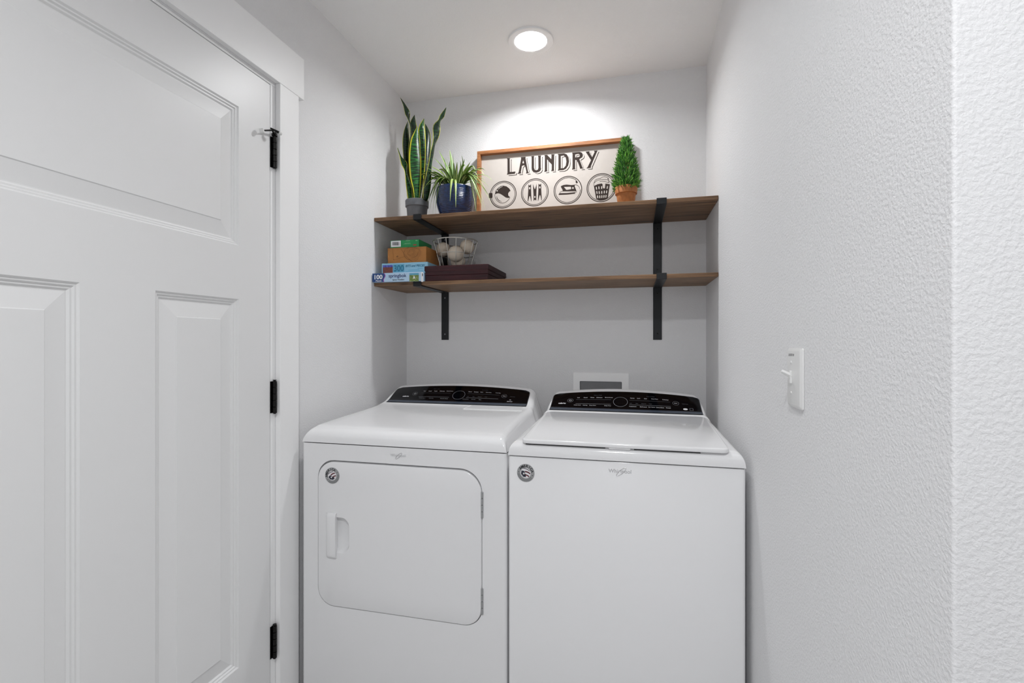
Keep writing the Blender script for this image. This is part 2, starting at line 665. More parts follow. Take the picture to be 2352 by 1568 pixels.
def hinge(z0, z1):
    yb, xb = -0.9995, XL + 0.0075
    h = MB()
    n = 5
    for k in range(n):
        a = z0 + (z1 - z0) * k / n + 0.0006
        b = z0 + (z1 - z0) * (k + 1) / n - 0.0006
        h.lathe([(0.0055, 0), (0.0068, 0.0006), (0.0068, b - a - 0.0006), (0.0055, b - a)], (xb, yb, a), 16)
    h.lathe([(0.004, 0), (0.004, z1 - z0 + 0.004), (0.006, z1 - z0 + 0.004), (0.006, z1 - z0 + 0.006)], (xb, yb, z0 - 0.002), 12)
    ho = h.build('hinge', 'hinge_black', door)
    MB().box(XL - 0.0004, XL + 0.0014, DY1 + 0.002, JY - 0.0005, z0 + 0.001, z1 - 0.001).build('hinge_leaf', 'hinge_black', ho, bevel=0.0005)
    MB().box(XL - 0.03, XL + 0.0006, DY1 + 0.0003, DY1 + 0.0016, z0 + 0.001, z1 - 0.001).build('hinge_leaf', 'hinge_black', ho)
    return ho, Vector((xb, yb, z1))


hinge(0.246, 0.354)
hinge(1.059, 1.166)
h3, top = hinge(1.873, 1.976)
# hinge-pin door stop on the upper hinge
st = MB()
st.lathe([(0.0085, 0.003), (0.0085, 0.012), (0.005, 0.016)], top, 14)
arm_end = at(607, 299.5, X=XL + .022)
r0, r1, r2 = at(621, 294, X=XL + .016), at(640, 304, X=XL + .034), at(646, 307.5, X=XL + .036)
hub = (r0 + r1) / 2
st.tube([top + Vector((0, 0, 0.008)), hub + Vector((-.004, -.006, -.002)), arm_end], [.004, .003, .0024], 8)
st.tube([r0, hub, r1], [.0022, .0034, .0042], 10)
st.build('door_stop', 'hinge_black', h3)
tipd = at(596, 301, X=XL + .010) - arm_end
MB().tube([arm_end, arm_end + tipd * .12, arm_end + tipd], [.005, .0072, .0072], 16).build('rubber_tip', 'rubber_white', h3)
MB().tube([r1, r1.lerp(r2, .3), r2], [.0042, .0052, .0052], 14).build('rubber_tip', 'rubber_white', h3)


# ================================================================== ceiling light
def downlight(x, y, watts, label, spread=180, name='ceiling_light'):
    L = thing(name, label, 'ceiling light', (x, y, ZC), 'recessed ceiling lights')
    MB().lathe([(0.0950, 0.0), (0.0950, -0.0040), (0.0935, -0.0062), (0.0900, -0.0066), (0.0710, -0.0058), (0.0672, -0.0040), (0.0655, 0.0105)],
               (x, y, ZC), 56, caps=False).build('trim_ring', 'lamp_trim', L, fix=True)
    MB().lathe([(0.0655, 0.0105), (0.060, 0.017), (0.0535, 0.026), (0.0535, 0.09), (0.075, 0.09), (0.075, 0.001)], (x, y, ZC), 48, caps=False).build('baffle', 'lamp_trim', L)
    MB().lathe([(0.0001, 0.021), (0.048, 0.0225), (0.0532, 0.027), (0.0532, 0.04), (0.0001, 0.04)], (x, y, ZC), 48).build('lens', 'lamp_lens', L)
    ld = bpy.data.lights.new('downlight', 'AREA')
    ld.shape = 'DISK'
    ld.size = 0.095
    ld.energy = watts
    ld.color = (0.975, 0.988, 1.0)
    ld.spread = math.radians(spread)
    lo = bpy.data.objects.new('downlight_lamp', ld)
    COL.objects.link(lo)
    lo.parent = L
    lo.location = (0, 0, 0.0195)
    return L


downlight(LAMP[0], LAMP[1], NOOK_LAMP_W, 'round white recessed light in the ceiling above the shelves', 180)
downlight(HALL_LAMP[0], HALL_LAMP[1], HALL_LAMP_W, 'round recessed light in the hall ceiling, behind the viewer')

# ================================================================== shelves and brackets
YS = -0.34
SH = {'upper': (1.852, 1.868), 'lower': (1.551, 1.567)}
for nm, lab in (('upper', 'upper brown wood shelf carrying the plants and the laundry sign'),
                ('lower', 'lower brown wood shelf carrying the puzzle boxes and wire basket')):
    z0, z1 = SH[nm]
    o = MB().box(XL + 0.001, XR - 0.001, YS, -0.001, z0, z1).build('wall_shelf', 'shelf_wood', org=((XL + XR) / 2, YS / 2, z0), bevel=0.0012)
    tag(o, lab, 'shelf', 'wall shelves')


def bracket(xc, shelf, label, x_front):
    z0, z1 = SH[shelf]
    hw, t = 0.0195, 0.005
    o = thing('shelf_bracket', label, 'bracket', (xc, 0, z0 - 0.25), 'black shelf brackets')
    MB().box(xc - hw, xc + hw, -t, -0.0005, z0 - 0.247, z0 - 0.0005).build('wall_strap', 'black_steel', o, bevel=0.001)
    MB().box(xc - hw, xc + hw, YS - t, -t, z0 - t - 0.0003, z0 - 0.0003).build('arm', 'black_steel', o, bevel=0.001)
    m = MB().box(xc - hw, xc + hw, YS - t - 0.0004, YS - 0.0004, z0 - t - 0.0003, z1 + 0.004)
    m.build('front_lip', 'black_steel', o, bevel=0.0012)
    for dz in (0.03, 0.218):
        MB().lathe([(0.0001, 0.0), (0.0042, 0.0), (0.0036, 0.0018), (0.0001, 0.0022)], (xc, -t, z0 - dz), 14, axis='y').build('screw', 'screw_steel' if xc < -0.5 else 'hinge_black', o)
    return o


bracket(-0.945, 'upper', 'black steel bracket under the upper shelf, behind the wire basket', 0)
bracket(-0.945, 'lower', 'black steel bracket under the lower shelf, below the puzzle boxes', 0)
bracket(0.113, 'upper', 'black steel bracket under the upper shelf, right of the topiary pot', 0)
bracket(0.113, 'lower', 'black steel bracket under the lower shelf, at its empty right end', 0)


# ================================================================== appliances
def interp(st, y):
    for a, b in zip(st[:-1], st[1:]):
        if a[0] <= y <= b[0]:
            k = (y - a[0]) / max(1e-9, b[0] - a[0])
            return [a[i] + (b[i] - a[i]) * k for i in range(5)]
    return list(st[-1]) if y > st[-1][0] else list(st[0])


def smooth_stations(st, n=3):
    """Catmull-Rom refinement of the profile"""
    out = []
    for i in range(len(st) - 1):
        p0, p1, p2, p3 = st[max(0, i - 1)], st[i], st[i + 1], st[min(len(st) - 1, i + 2)]
        for k in range(n):
            t = k / n
            r = []
            for c in range(5):
                r.append(0.5 * (2 * p1[c] + (-p0[c] + p2[c]) * t + (2 * p0[c] - 5 * p1[c] + 4 * p2[c] - p3[c]) * t * t + (-p0[c] + 3 * p1[c] - 3 * p2[c] + p3[c]) * t ** 3))
            r[0] = min(max(r[0], p1[0]), p2[0])
            out.append(tuple(r))
    out.append(tuple(st[-1]))
    return out


def top_loft(xc, W, zs, st):
    rings = []
    for (y, z, w, arch, r) in st:
        ze = z - arch
        r_ = max(0.0005, min(r, ze - zs - 0.0005)) if ze - zs > 0.001 else 0.0004
        ring = [(xc - W, y, zs)]
        arc = []
        for k in range(7):
            a = math.radians(180 - 90 * k / 6)
            arc.append((-(w - r_) + r_ * math.cos(a), ze - r_ + r_ * math.sin(a)))
        cols = [-(w - r_) + (2 * (w - r_)) * k / 16 for k in range(1, 16)]
        mid = [(x, ze + arch * (1 - (x / (w - r_)) ** 2)) for x in cols]
        pts = arc + mid + [(-x, z_) for x, z_ in reversed(arc)]
        ring += [(xc + x, y, z_) for x, z_ in pts]
        ring.append((xc + W, y, zs))
        rings.append(ring)
    return rings


def surf_z(st, xr, y):
    s = interp(st, y)
    w = s[2] - s[4]
    return s[1] - s[3] + s[3] * (1 - min(1, (xr / w) ** 2))


def console_patch(xc, st, y0, y1, hw0, hw1, rad, off, nu=40, nv=14):
    """patch lying on the sloped console face; top corners rounded"""
    mb = MB()

    def fn(u, v):
        y = y0 + (y1 - y0) * v
        hw = hw0 + (hw1 - hw0) * v
        d = y1 - y
        if rad > 0 and d < rad:
            hw -= rad - math.sqrt(max(0, rad * rad - (rad - d) ** 2))
        x = (u * 2 - 1) * hw
        z = surf_z(st, x, y)
        dz = (surf_z(st, x, y + 0.002) - surf_z(st, x, y - 0.002)) / 0.004
        nrm = Vector((0, -dz, 1)).normalized()
        return Vector((xc + x, y, z)) + nrm * off
    mb.grid(fn, nu, nv)
    return mb


def panel_frame(xc, st, xr, y, off):
    z = surf_z(st, xr, y)
    dz = (surf_z(st, xr, y + 0.003) - surf_z(st, xr, y - 0.003)) / 0.006
    dx = (surf_z(st, xr + 0.003, y) - surf_z(st, xr - 0.003, y)) / 0.006
    tx = Vector((1, 0, dx)).normalized()
    ty = Vector((0, 1, dz)).normalized()
    nz = tx.cross(ty).normalized()
    p = Vector((xc + xr, y, z)) + nz * off
    M = Matrix.Identity(4)
    for i in range(3):
        M[i][0], M[i][1], M[i][2], M[i][3] = tx[i], ty[i], nz[i], p[i]
    return M


def feet(parent, x0, x1, y0, y1):
    for x in (x0 + 0.05, x1 - 0.05):
        for y in (y0 + 0.06, y1 - 0.06):
            MB().lathe([(0.022, 0.0), (0.024, 0.006), (0.012, 0.01), (0.012, 0.021)], (x, y, 0.0), 16).build('foot', 'foot_and_gap_shade', parent)


def made_badge(parent, x, y, z, rot, dark):
    """round sticker: ring of letters round a small flag"""
    R = 0.0278
    M0 = frame_front(x, y, z) @ Matrix.Rotation(math.radians(rot), 4, 'Z')

    def P(a, b, t):
        return M0 @ Vector((a, b, t))
    base = MB().plate([circ(0, 0, R, 48)], P, 0.0002, 0.0012).build('badge', 'badge_silver', parent, fix=True, label='round badge lettered AMERICA with a small striped flag')
    mb = MB()
    for i, ch in enumerate('AMERICA'):
        a = math.radians(62 - i * 20.7)
        r = R * 0.78
        Mx = M0 @ Matrix.Translation((-r * math.sin(a), r * math.cos(a), 0.0015)) @ Matrix.Rotation(a, 4, 'Z')
        mb.text(ch, Mx, height=R * 0.30, bold=0.03)
    for sx in (-1, 1):
        mb.plate([circ(sx * R * 0.80, -R * 0.08, R * 0.05, 10)], P, 0.0015)
    for i in range(26):
        a = math.radians(200 + i * 5.4)
        for rr in (0.72, 0.86):
            mb.plate([[(R * rr * math.cos(a + da), R * rr * math.sin(a + da)) for da in (-0.03, 0.03)] +
                      [(R * (rr + 0.055) * math.cos(a + da), R * (rr + 0.055) * math.sin(a + da)) for da in (0.03, -0.03)]], P, 0.0014)
    mb.build('badge_lettering', 'badge_dark', base, smooth=False)
    q = R * 0.58
    MB().plate([circ(0, 0, q, 32)], P, 0.0014).build('badge_field', 'badge_white', base, smooth=False)

    def band(x0, x1, ya, th, bow):
        top_, bot = [], []
        for k in range(9):
            u = x0 + (x1 - x0) * k / 8
            h = ya + bow * (1 - ((u - x0) / (x1 - x0) * 1.6 - 0.5) ** 2)
            top_.append((u * q, (h + th) * q))
            bot.append((u * q, h * q))
        return top_ + bot[::-1]
    MB().plate([band(-0.2, 0.9, -0.02, 0.24, 0.16)], P, 0.0016).plate([band(-0.1, 0.8, -0.62, 0.24, 0.14)], P, 0.0016).build('flag_stripe', 'badge_red', base, smooth=False)
    MB().plate([band(-0.7, 0.7, 0.55, 0.12, 0.2)], P, 0.0016).plate([[(-0.9 * q, 0.25 * q), (-0.3 * q, 0.3 * q), (0.25 * q, -0.75 * q), (-0.3 * q, -0.85 * q), (-0.85 * q, -0.4 * q)]], P, 0.0016).build('flag_canton', 'badge_navy', base, smooth=False)
    star = []
    for k in range(10):
        rr = 0.27 if k % 2 == 0 else 0.12
        a = math.radians(90 + 36 * k)
        star.append((q * (-0.33 + rr * math.cos(a)), q * (-0.2 + rr * math.sin(a))))
    MB().plate([star], P, 0.0018).build('flag_star', 'badge_white', base, smooth=False)


def brand_logo(parent, x, y, z, w):
    M0 = frame_front(x, y - 0.0006, z)
    mb = MB().text('Whirlpool', M0, width=w, bold=0.008)
    o = mb.build('logo', 'chrome', parent, smooth=False, label='raised silver lettering Whirlpool with a ring')
    mb = MB()
    path = []
    for k in range(40):
        a = 2 * math.pi * k / 40
        p = Matrix.Rotation(math.radians(42), 2) @ Vector((w * 0.27 * math.cos(a), w * 0.075 * math.sin(a)))
        path.append((x + w * 0.06 + p.x, y - 0.001, z + p.y))
    mb.tube(path, 0.0007, 6, True)
    mb.build('logo_ring', 'chrome', o)


def machine(kind):
    dryer = kind == 'dryer'
    if dryer:
        x0, x1, zs = -1.125, -0.3855, 0.9465
        dy, dzc = 0.0, 0.0
        root = thing('clothes_dryer', 'white dryer with a square front door, beside the panel door', 'dryer', ((x0 + x1) / 2, -0.55, 0), 'laundry machines')
    else:
        x0, x1, zs = -0.3795, 0.3095, 0.9415
        dy, dzc = -0.02, -0.007
        root = thing('washing_machine', 'white top-loading washer with a plain front, beside the right wall', 'washer', ((x0 + x1) / 2, -0.55, 0), 'laundry machines')
    xc, W = (x0 + x1) / 2, (x1 - x0) / 2
    yf, yb = -0.9, -0.20
    if dryer:
        st = [(-.900, zs, W - .001, 0, .002), (-.8985, .959, W - .001, 0, .009), (-.8945, .971, W - .0025, 0, .015), (-.887, .9815, W - .005, 0, .019),
              (-.875, .9895, W - .0075, 0, .022), (-.858, .9950, W - .009, 0, .024), (-.83, .9995, W - .010, 0, .025), (-.70, 1.0060, W - .013, 0, .026), (-.5, 1.0140, W - .016, 0, .030),
              (-.43, 1.0172, W - .015, 0, .026)]
    else:
        st = [(-.904, zs, W - .0005, 0, .002), (-.9035, .955, W - .001, 0, .006), (-.900, .967, W - .002, 0, .010), (-.892, .9755, W - .0035, 0, .014),
              (-.880, .9805, W - .005, 0, .017), (-.86, .9835, W - .0065, 0, .019), (-.70, .9895, W - .010, 0, .021), (-.5, .9990, W - .016, 0, .023),
              (-.45, 1.004, W - .021, 0, .024)]
    cs = [(-.40, 1.0200, .015, 0, .022), (-.386, 1.0232, .017, .0, .023), (-.372, 1.0278, .019, .001, .024), (-.358, 1.0340, .021, .002, .024), (-.345, 1.0415, .022, .003, .025),
          (-.32, 1.0595, .024, .007, .027), (-.295, 1.0765, .027, .011, .03), (-.275, 1.0895, .029, .014, .032), (-.262, 1.0965, .031, .015, .033),
          (-.247, 1.1005, .032, .015, .033), (-.228, 1.1005, .034, .015, .033), (-.213, 1.095, .036, .014, .03), (-.204, 1.08, .037, .012, .025)]
    for (y, z, iw, ar, r) in cs:
        st.append((y + dy, z + dzc, W - iw - (0.0 if dryer else 0.010), ar, r))
    st.append((-.2 + dy, zs + 0.06, W - .037, 0, .01))
    sst = smooth_stations(st, 3)
    rings = top_loft(xc, W, zs, sst)
    mb = MB().loft([list(r) for r in rings], False, False)
    n = len(rings[0])
    mb.add(rings[-1] + [], [tuple(range(n))])
    mb.build('top_panel', 'appliance', root, angle=60)
    # cabinet: sides, back and a front with (dryer) a door recess
    zt = zs - 0.003
    fr = 0.010
    prof2 = [(x0, yb)] + [(x0 + fr - fr * math.cos(a), yf + fr - fr * math.sin(a)) for a in [math.radians(15 * k) for k in range(0, 7)]] + \
            [(x1 - fr + fr * math.sin(a), yf + fr - fr * math.cos(a)) for a in [math.radians(15 * k) for k in range(0, 7)]] + [(x1, yb)]
    if not dryer:
        rings = [[(p[0], p[1], z) for p in prof2] for z in (0.02, zt - 0.002)]
        rings.append([(p[0] * 1.0 + (0.0015 if p[0] < xc else -0.0015), p[1] + (0.0015 if p[1] < -0.5 else 0), zt) for p in prof2])
        MB().loft(rings, True, True).build('cabinet', 'appliance', root, fix=True, angle=50)
    else:
        rings = [[(p[0], p[1], z) for p in prof2[8:] + prof2[:8]] for z in (0.02, zt)]
        k = len(prof2)
        mb = MB().loft(rings, True, True)
        # drop the flat front strip (between the two rounded corners) and put the holed panel there
        keep = []
        for f in mb.f:
            ys = [mb.v[i].y for i in f]
            if len(f) == 4 and max(ys) < yf + 0.0006 and (max(mb.v[i].x for i in f) - min(mb.v[i].x for i in f)) > 0.3:
                continue
            keep.append(f)
        mb.f = keep
        hole = rrect(-1.062, -0.465, 0.385, 0.8885, (0.062, 0.062, 0.075, 0.062), 10)
        mb.plate([[(x0 + fr, 0.02), (x1 - fr, 0.02), (x1 - fr, zt), (x0 + fr, zt)], hole[::-1]], XZ(yf), 0.0)
        rec = MB()
        nh = len(hole)
        vv = [(p[0], yf, p[1]) for p in hole] + [(p[0], yf + 0.022, p[1]) for p in hole]
        mb.add(vv, [(i, (i + 1) % nh, nh + (i + 1) % nh, nh + i) for i in range(nh)])
        mb.plate([hole], XZ(yf + 0.022), 0.0)
        mb.build('cabinet', 'appliance', root, fix=True, angle=40)
        # door
        d0 = rrect(-1.0600, -0.4675, 0.3870, 0.8820, (0.060, 0.060, 0.073, 0.060), 10)
        pocket = rrect(-0.992, -0.939, 0.572, 0.694, (0.004, 0.03, 0.03, 0.004), 8)
        rings_ = []
        for ins, yy in ((0.0, yf + 0.02), (0.0, yf - 0.0005), (0.0012, yf - 0.0022), (0.003, yf - 0.003)):
            rings_.append([((p[0] - (-0.764)) * (1 - ins / 0.296) - 0.764, yy, (p[1] - 0.6345) * (1 - ins / 0.248) + 0.6345) for p in d0])
        mb = MB().loft(rings_, True, False)
        mb.plate([[(p[0], p[2]) for p in rings_[-1]], pocket[::-1]], XZ(yf - 0.003), 0.0)
        dr = mb.build('dryer_door', 'appliance', root, fix=True, angle=40)
        # finger pocket
        mb = MB()
        pr = []
        for ins, dep in ((0, 0), (0.003, 0.005), (0.006, 0.011), (0.012, 0.015)):
            pr.append([((p[0] + 0.992) * (1 - ins / 0.053) - 0.992, yf - 0.003 + dep, (p[1] - 0.633) * (1 - ins / 0.061) + 0.633) for p in pocket])
        mb.loft(pr, True, False)
        mb.add(pr[-1], [tuple(range(len(pocket)))])
        mb.build('finger_pocket', 'appliance', dr, fix=True, angle=50)
        # grip lip beside the pocket
        lip = []
        for (z_, s_) in ((0.556, 0.55), (0.560, 0.85), (0.568, 1.0), (0.696, 1.0), (0.704, 0.85), (0.708, 0.55)):
            lip.append([(-1.0265, yf - 0.0028, z_), (-1.0225, yf - 0.003 - 0.007 * s_, z_), (-1.016, yf - 0.003 - 0.011 * s_, z_), (-0.990, yf - 0.003 - 0.012 * s_, z_),
                        (-0.9865, yf - 0.003 - 0.010 * s_, z_), (-0.9865, yf - 0.0028, z_)])
        MB().loft(lip, True, True).build('door_grip', 'appliance', dr, fix=True, angle=50)
        for zz in (0.777, 0.470):
            h = MB()
            for k_ in range(4):
                a = zz - 0.042 + 0.021 * k_
                h.lathe([(0.003, 0.0006), (0.0042, 0.0012), (0.0042, 0.0198), (0.003, 0.0204)], (-0.4655, yf - 0.001, a), 10)
            h.build('hinge', 'appliance_grey', dr)
        made_badge(dr, -1.0035, yf - 0.003, 0.836, 36, False)
        brand_logo(root, -0.759, yf, 0.9165, 0.056)
    feet(root, x0, x1, yf, yb)
    # console
    ya, yb_ = -.384 + dy, -.272 + dy
    hw = W - 0.05
    console_patch(xc, sst, ya - 0.002, yb_ + 0.002, hw + 0.003, hw - 0.001, 0.022, 0.0010).build('console_trim', 'console_trim', root)
    pn = console_patch(xc, sst, ya, yb_, hw, hw - 0.005, 0.02, 0.0022).build('control_panel', 'console_black', root)
    console_patch(xc, sst, ya + .0006, ya + .0195, hw - .0004, hw - .0012, 0.0, 0.0026, 40, 5).build('reflection_band', 'console_reflection', pn)  # band of reflected wall at the panel foot, put in as colour
    L_ = yb_ - ya
    F = lambda fx, fy: panel_frame(xc, sst, fx * hw, ya + L_ * fy, 0.0030)
    white, grey, dim = MB(), MB(), MB()

    def words(mb, items, fy, cw=.0026, h=.0052):
        for s_, f_ in items:
            mb.text(s_, F(f_, fy), width=cw * len(s_), height=h)
    if dryer:
        pw, rg, bt, lg = -.655, .01, .66, -.775
        tl = zip(['Wool', 'Casual', 'Towels', 'Delicates', 'Bulky/Sheets'], (-.53, -.445, -.36, -.26, -.145))
        tr_ = zip(['Normal', 'Sanitize', 'Quick', 'Heavy Duty', 'Timed Dry'], (.155, .245, .325, .425, .56))
        words(grey, [('Delay Start', -.51), ('Damp Dry', -.375), ('Wrinkle Shield', -.185), ('Temperature', .13), ('Dryness', .245), ('More', .34)], .33)
        white.text('HE', F(.76, .38), width=.007).text('STEAM DRY', F(.76, .29), width=.024, height=.0055)
    else:
        pw, rg, bt, lg = -.74, -.045, .685, -.85
        tl = zip(['Wool', 'Casual', 'Whites', 'Delicates', 'Bulky/Sheets'], (-.63, -.53, -.435, -.335, -.205))
        tr_ = zip(['Normal', 'Quick', 'Cold', 'Deep Water', 'Colorlast'], (.115, .2, .29, .415, .555))
        words(white, [('Delay Start', -.63), ('Soaking', -.525), ('Deep Clean', -.42), ('Delay Time', -.215), ('Temperature', .12), ('Soil Level', .26), ('Spin Speed', .37), ('Extra Rinse', .48), ('Presoak', .585)], .33)
        white.plate([circ(0, 0, .0085, 20, .0055)], lambda a, b, t: F(.80, .30) @ Vector((a, b, t)), 0.0)
        grey.plate([rrect(-.0065, .0065, -.007, .007, .001), rrect(-.0056, .0056, -.0061, .0061, .001)[::-1]], lambda a, b, t: F(.875, .30) @ Vector((a, b, t)), 0.0)
    white.text('cabrio', F(lg, .42), width=.031, height=.0085, bold=.03)
    words(white, tl, .70)
    words(white, tr_, .70)
    words(dim, [('What to Dry' if dryer else 'What to Wash', -.36), ('How to Dry' if dryer else 'How to Wash', .36)], .81, .0028)
    words(dim, [('Hold 3 Sec', bt + .12)], .55, .0022, .0045)
    words(dim, [('Low', rg + .14), ('Med', rg + .22), ('Med Hi', rg + .31), ('High', rg + .40)], .47, .0028, .0045)

    def line(mb, a, b, fy, th):
        for k in range(10):
            fa, fb = a + (b - a) * k / 10, a + (b - a) * (k + 1) / 10
            Ma, Mb = F(fa, fy), F(fb, fy)
            mb.add([Ma @ Vector((0, -th, 0)), Mb @ Vector((0, -th, 0)), Mb @ Vector((0, th, 0)), Ma @ Vector((0, th, 0))], [(0, 1, 2, 3)])
    for (mb_, fy_) in ((dim, .60), (grey, .405)):
        line(mb_, pw + .08, rg - .13, fy_, .0005)
        line(mb_, rg + .12, bt - .07, fy_, .0005)

    def ring(mb, fx, fy, r, th):
        M = F(fx, fy)
        mb.plate([circ(0, 0, r, 40), circ(0, 0, r - th, 40)[::-1]], lambda a, b, t: M @ Vector((a, b, t)), 0.0)
    ring(grey, rg, .52, .0285, .0010)
    ring(grey, pw, .56, .0120, .0007)
    ring(grey, bt, .56, .0120, .0007)
    ring(white, pw, .56, .0050, .0010)
    white.text('D/II', F(bt, .56), width=.010, height=.0045)
    white.build('console_lettering', 'print_white', pn, smooth=False, kind='stuff')
    grey.build('console_lettering', 'print_grey', pn, smooth=False, kind='stuff')
    dim.build('console_lettering', 'print_dim', pn, smooth=False, kind='stuff')
    if dryer:
        # lint screen cover let into the deck
        mb = MB()
        o = 0.0012
        pts = [(-.684, -.462), (-.434, -.462), (-.447, -.392), (-.671, -.392)]
        mb.plate([pts], lambda a, b, t: (a, b, surf_z(sst, a - xc, b) + t), 0.0002, o)
        ls = mb.build('lint_screen_cover', 'appliance', root, fix=True, bevel=0.0008)
        MB().plate([[(-.625, -.414), (-.500, -.414), (-.506, -.397), (-.619, -.397)]], lambda a, b, t: (a, b, surf_z(sst, a - xc, b) + t), 0.0018).build('instruction_label', 'label_white', ls)
        MB().tube([(p[0], p[1], surf_z(sst, p[0] - xc, p[1]) + o) for p in (pts[3], pts[0], pts[1], pts[2])], 0.0012, 6).build('cover_rim', 'label_white', ls)
    else:
        # hinged lid
        lx0, lx1, ly0, ly1 = -.337, .267, -.905, -.447
        lz = lambda y: .9935 + (y + .905) * (1.0165 - .9935) / .458
        out = rrect(lx0, lx1, ly0, ly1, (.02, .02, .03, .03), 8)
        cxl, cyl = (lx0 + lx1) / 2, (ly0 + ly1) / 2
        rr = []
        for ins, dz in ((0.004, -.0135), (0.0008, -.0125), (0.0, -.010), (0.0, -.004), (0.0012, -.0012), (0.004, 0.0)):
            rr.append([(cxl + (p[0] - cxl) * (1 - ins / .302), cyl + (p[1] - cyl) * (1 - ins / .229), lz(p[1]) + dz) for p in out])
        lid = MB().loft(rr, True, True).build('lid', 'appliance', root, fix=True, angle=50)
        tab = MB()
        tab.box(-.070, -.006, -.9015, -.880, .9745, .9825)
        tab.build('lid_tab', 'appliance', lid, bevel=0.003)
        MB().box(-.325, -.08, -.893, -.88, .9745, .9805).box(0.004, .19, -.893, -.88, .9745, .9805).build('lid_gap_shade', 'foot_and_gap_shade', lid)  # dark strips painting the shade in the gap below the lid front
        made_badge(root, -.3235, yf, 0.888, -12, True)
        brand_logo(root, -.037, yf, 0.9095, 0.066)
    return root


machine('dryer')
machine('washer')

# ================================================================== supply box and switch on the walls
ob = thing('washer_supply_box', 'white recessed plastic supply box on the wall behind the washer', 'outlet box', (-.149, 0, .96))
fr_ = MB().plate([rrect(-.280, -.018, .955, 1.1445, .003, 3), rrect(-.249, -.0495, .985, 1.104, .004, 3)[::-1]], XZ(0.0), 0.0003, 0.006)
fr_.build('frame', 'box_plastic', ob, fix=True, bevel=0.001)
inn = rrect(-.249, -.0495, .985, 1.104, .004, 3)
mb = MB()
mb.add([(p[0], -0.004, p[1]) for p in inn] + [(p[0], -0.0006, p[1]) for p in inn], [(i, (i + 1) % len(inn), len(inn) + (i + 1) % len(inn), len(inn) + i) for i in range(len(inn))])
mb.plate([inn], XZ(-0.0006), 0.0)
mb.build('liner', 'box_dark', ob, fix=True)
for xx in (-.2, -.1):
    MB().tube([(xx, -0.0035, .985), (xx, -0.0035, 1.06)], 0.0025, 8).build('valve', 'screw_steel', ob)

sw = thing('light_switch', 'white toggle light switch plate on the right wall', 'light switch', (XR, -1.282, 1.162))
pl = []
for ins, dep in ((0.0, 0.0004), (0.0, 0.003), (0.004, 0.0062), (0.007, 0.007)):
    pl.append([(XR - dep, p[0], p[1]) for p in rrect(-1.3265 + ins, -1.2375 - ins, 1.1625 + ins, 1.2845 - ins, 0.004, 4)])
MB().loft(pl, True, True).build('plate', 'switch_plastic', sw, fix=True, angle=45)
MB().box(XR - .0105, XR - .006, -1.2735, -1.2645, 1.2115, 1.2375).build('toggle_slot', 'switch_plastic', sw, bevel=.001)
MB().tube([(XR - .006, -1.269, 1.226), (XR - .016, -1.2685, 1.2315), (XR - .0255, -1.268, 1.2365)], [.0058, .005, .0042], 4).build('toggle', 'switch_plastic', sw, bevel=.001)
for zz in (1.255, 1.192):
    MB().lathe([(0.0033, 0), (0.0028, -.0012), (0.0001, -.0016)], (XR - .0068, -1.269, zz), 12, axis='x').build('screw', 'switch_plastic', sw)
Msw = Matrix(((0, 0, -1, XR - .0073), (-1, 0, 0, -1.270), (0, 1, 0, 1.2705), (0, 0, 0, 1)))
MB().text('LAUNDRY RM', Msw, width=.036, height=.0050).build('label_print', 'print_dim', sw, smooth=False)

# ================================================================== LAUNDRY sign
SB, STp = -.060, -.046         # front plane at the foot and at the head
ZB, ZT = 1.8685, 2.2485
SX0, SX1 = -.757, -.0175
sign = thing('laundry_sign', 'wood framed white sign reading LAUNDRY, leaning on the wall', 'sign', ((SX0 + SX1) / 2, -.04, ZB))
lean = (STp - SB) / (ZT - ZB)


def S3(a, b, t):        # a = world X, b = world Z on the sign plane, t = towards the viewer
    return (a, SB + (b - ZB) * lean - t, b + t * lean)


FW, FD = .0165, .034
for (a0, a1, b0, b1) in ((SX0, SX1, ZT - FW, ZT), (SX0, SX1, ZB, ZB + FW), (SX0, SX0 + FW, ZB + FW, ZT - FW), (SX1 - FW, SX1, ZB + FW, ZT - FW)):
    MB().plate([[(a0, b0), (a1, b0), (a1, b1), (a0, b1)]], S3, 0.0, -FD).build('frame_rail', 'sign_wood', sign, fix=True, bevel=.0008, smooth=False)
BD = -.024          # board lies back inside the frame
MB().plate([[(SX0 + FW, ZB + FW), (SX1 - FW, ZB + FW), (SX1 - FW, ZT - FW), (SX0 + FW, ZT - FW)]], S3, BD, BD - .006).build('board', 'sign_board', sign, fix=True, smooth=False)

_n = Vector((0, -1, -lean)).normalized()
_p0 = Vector(S3(0, ZB, BD))
_nn = Vector((1, 0, 0)).cross(Vector((0, lean, 1))).normalized()


def onboard(u, v):
    d = ray(u, v)
    t = (_p0 - CAM).dot(_nn) / d.dot(_nn)
    p = CAM + d * t
    return (p.x, p.z)


def sp(b, t):
    return S3(b[0], b[1], BD + t)


def trace(pts, ox, oy, sc, dx=0, dy=0):
    return [onboard(ox + (p[0] + dx) / sc, oy + (p[1] + dy) / sc) for p in pts]


def stroke(mb, pts, w, lay, closed=False):
    n = len(pts)
    Lp, Rp = [], []
    for i in range(n):
        a = Vector(pts[i - 1] if (i > 0 or closed) else pts[i])
        b = Vector(pts[(i + 1) % n] if (i < n - 1 or closed) else pts[i])
        d = (b - a)
        d.normalize()
        nn = Vector((-d.y, d.x)) * (w[i] if isinstance(w, (list, tuple)) else w) / 2
        p = Vector(pts[i])
        Lp.append(p + nn)
        Rp.append(p - nn)
    fs = []
    m_ = n if closed else n - 1
    for i in range(m_):
        k = (i + 1) % n
        fs.append((i, k, n + k, n + i))
    mb.add([S3(p.x, p.y, BD + lay) for p in Lp + Rp], fs)


def P_(lay):
    return lambda a, b, t: S3(a, b, BD + lay)


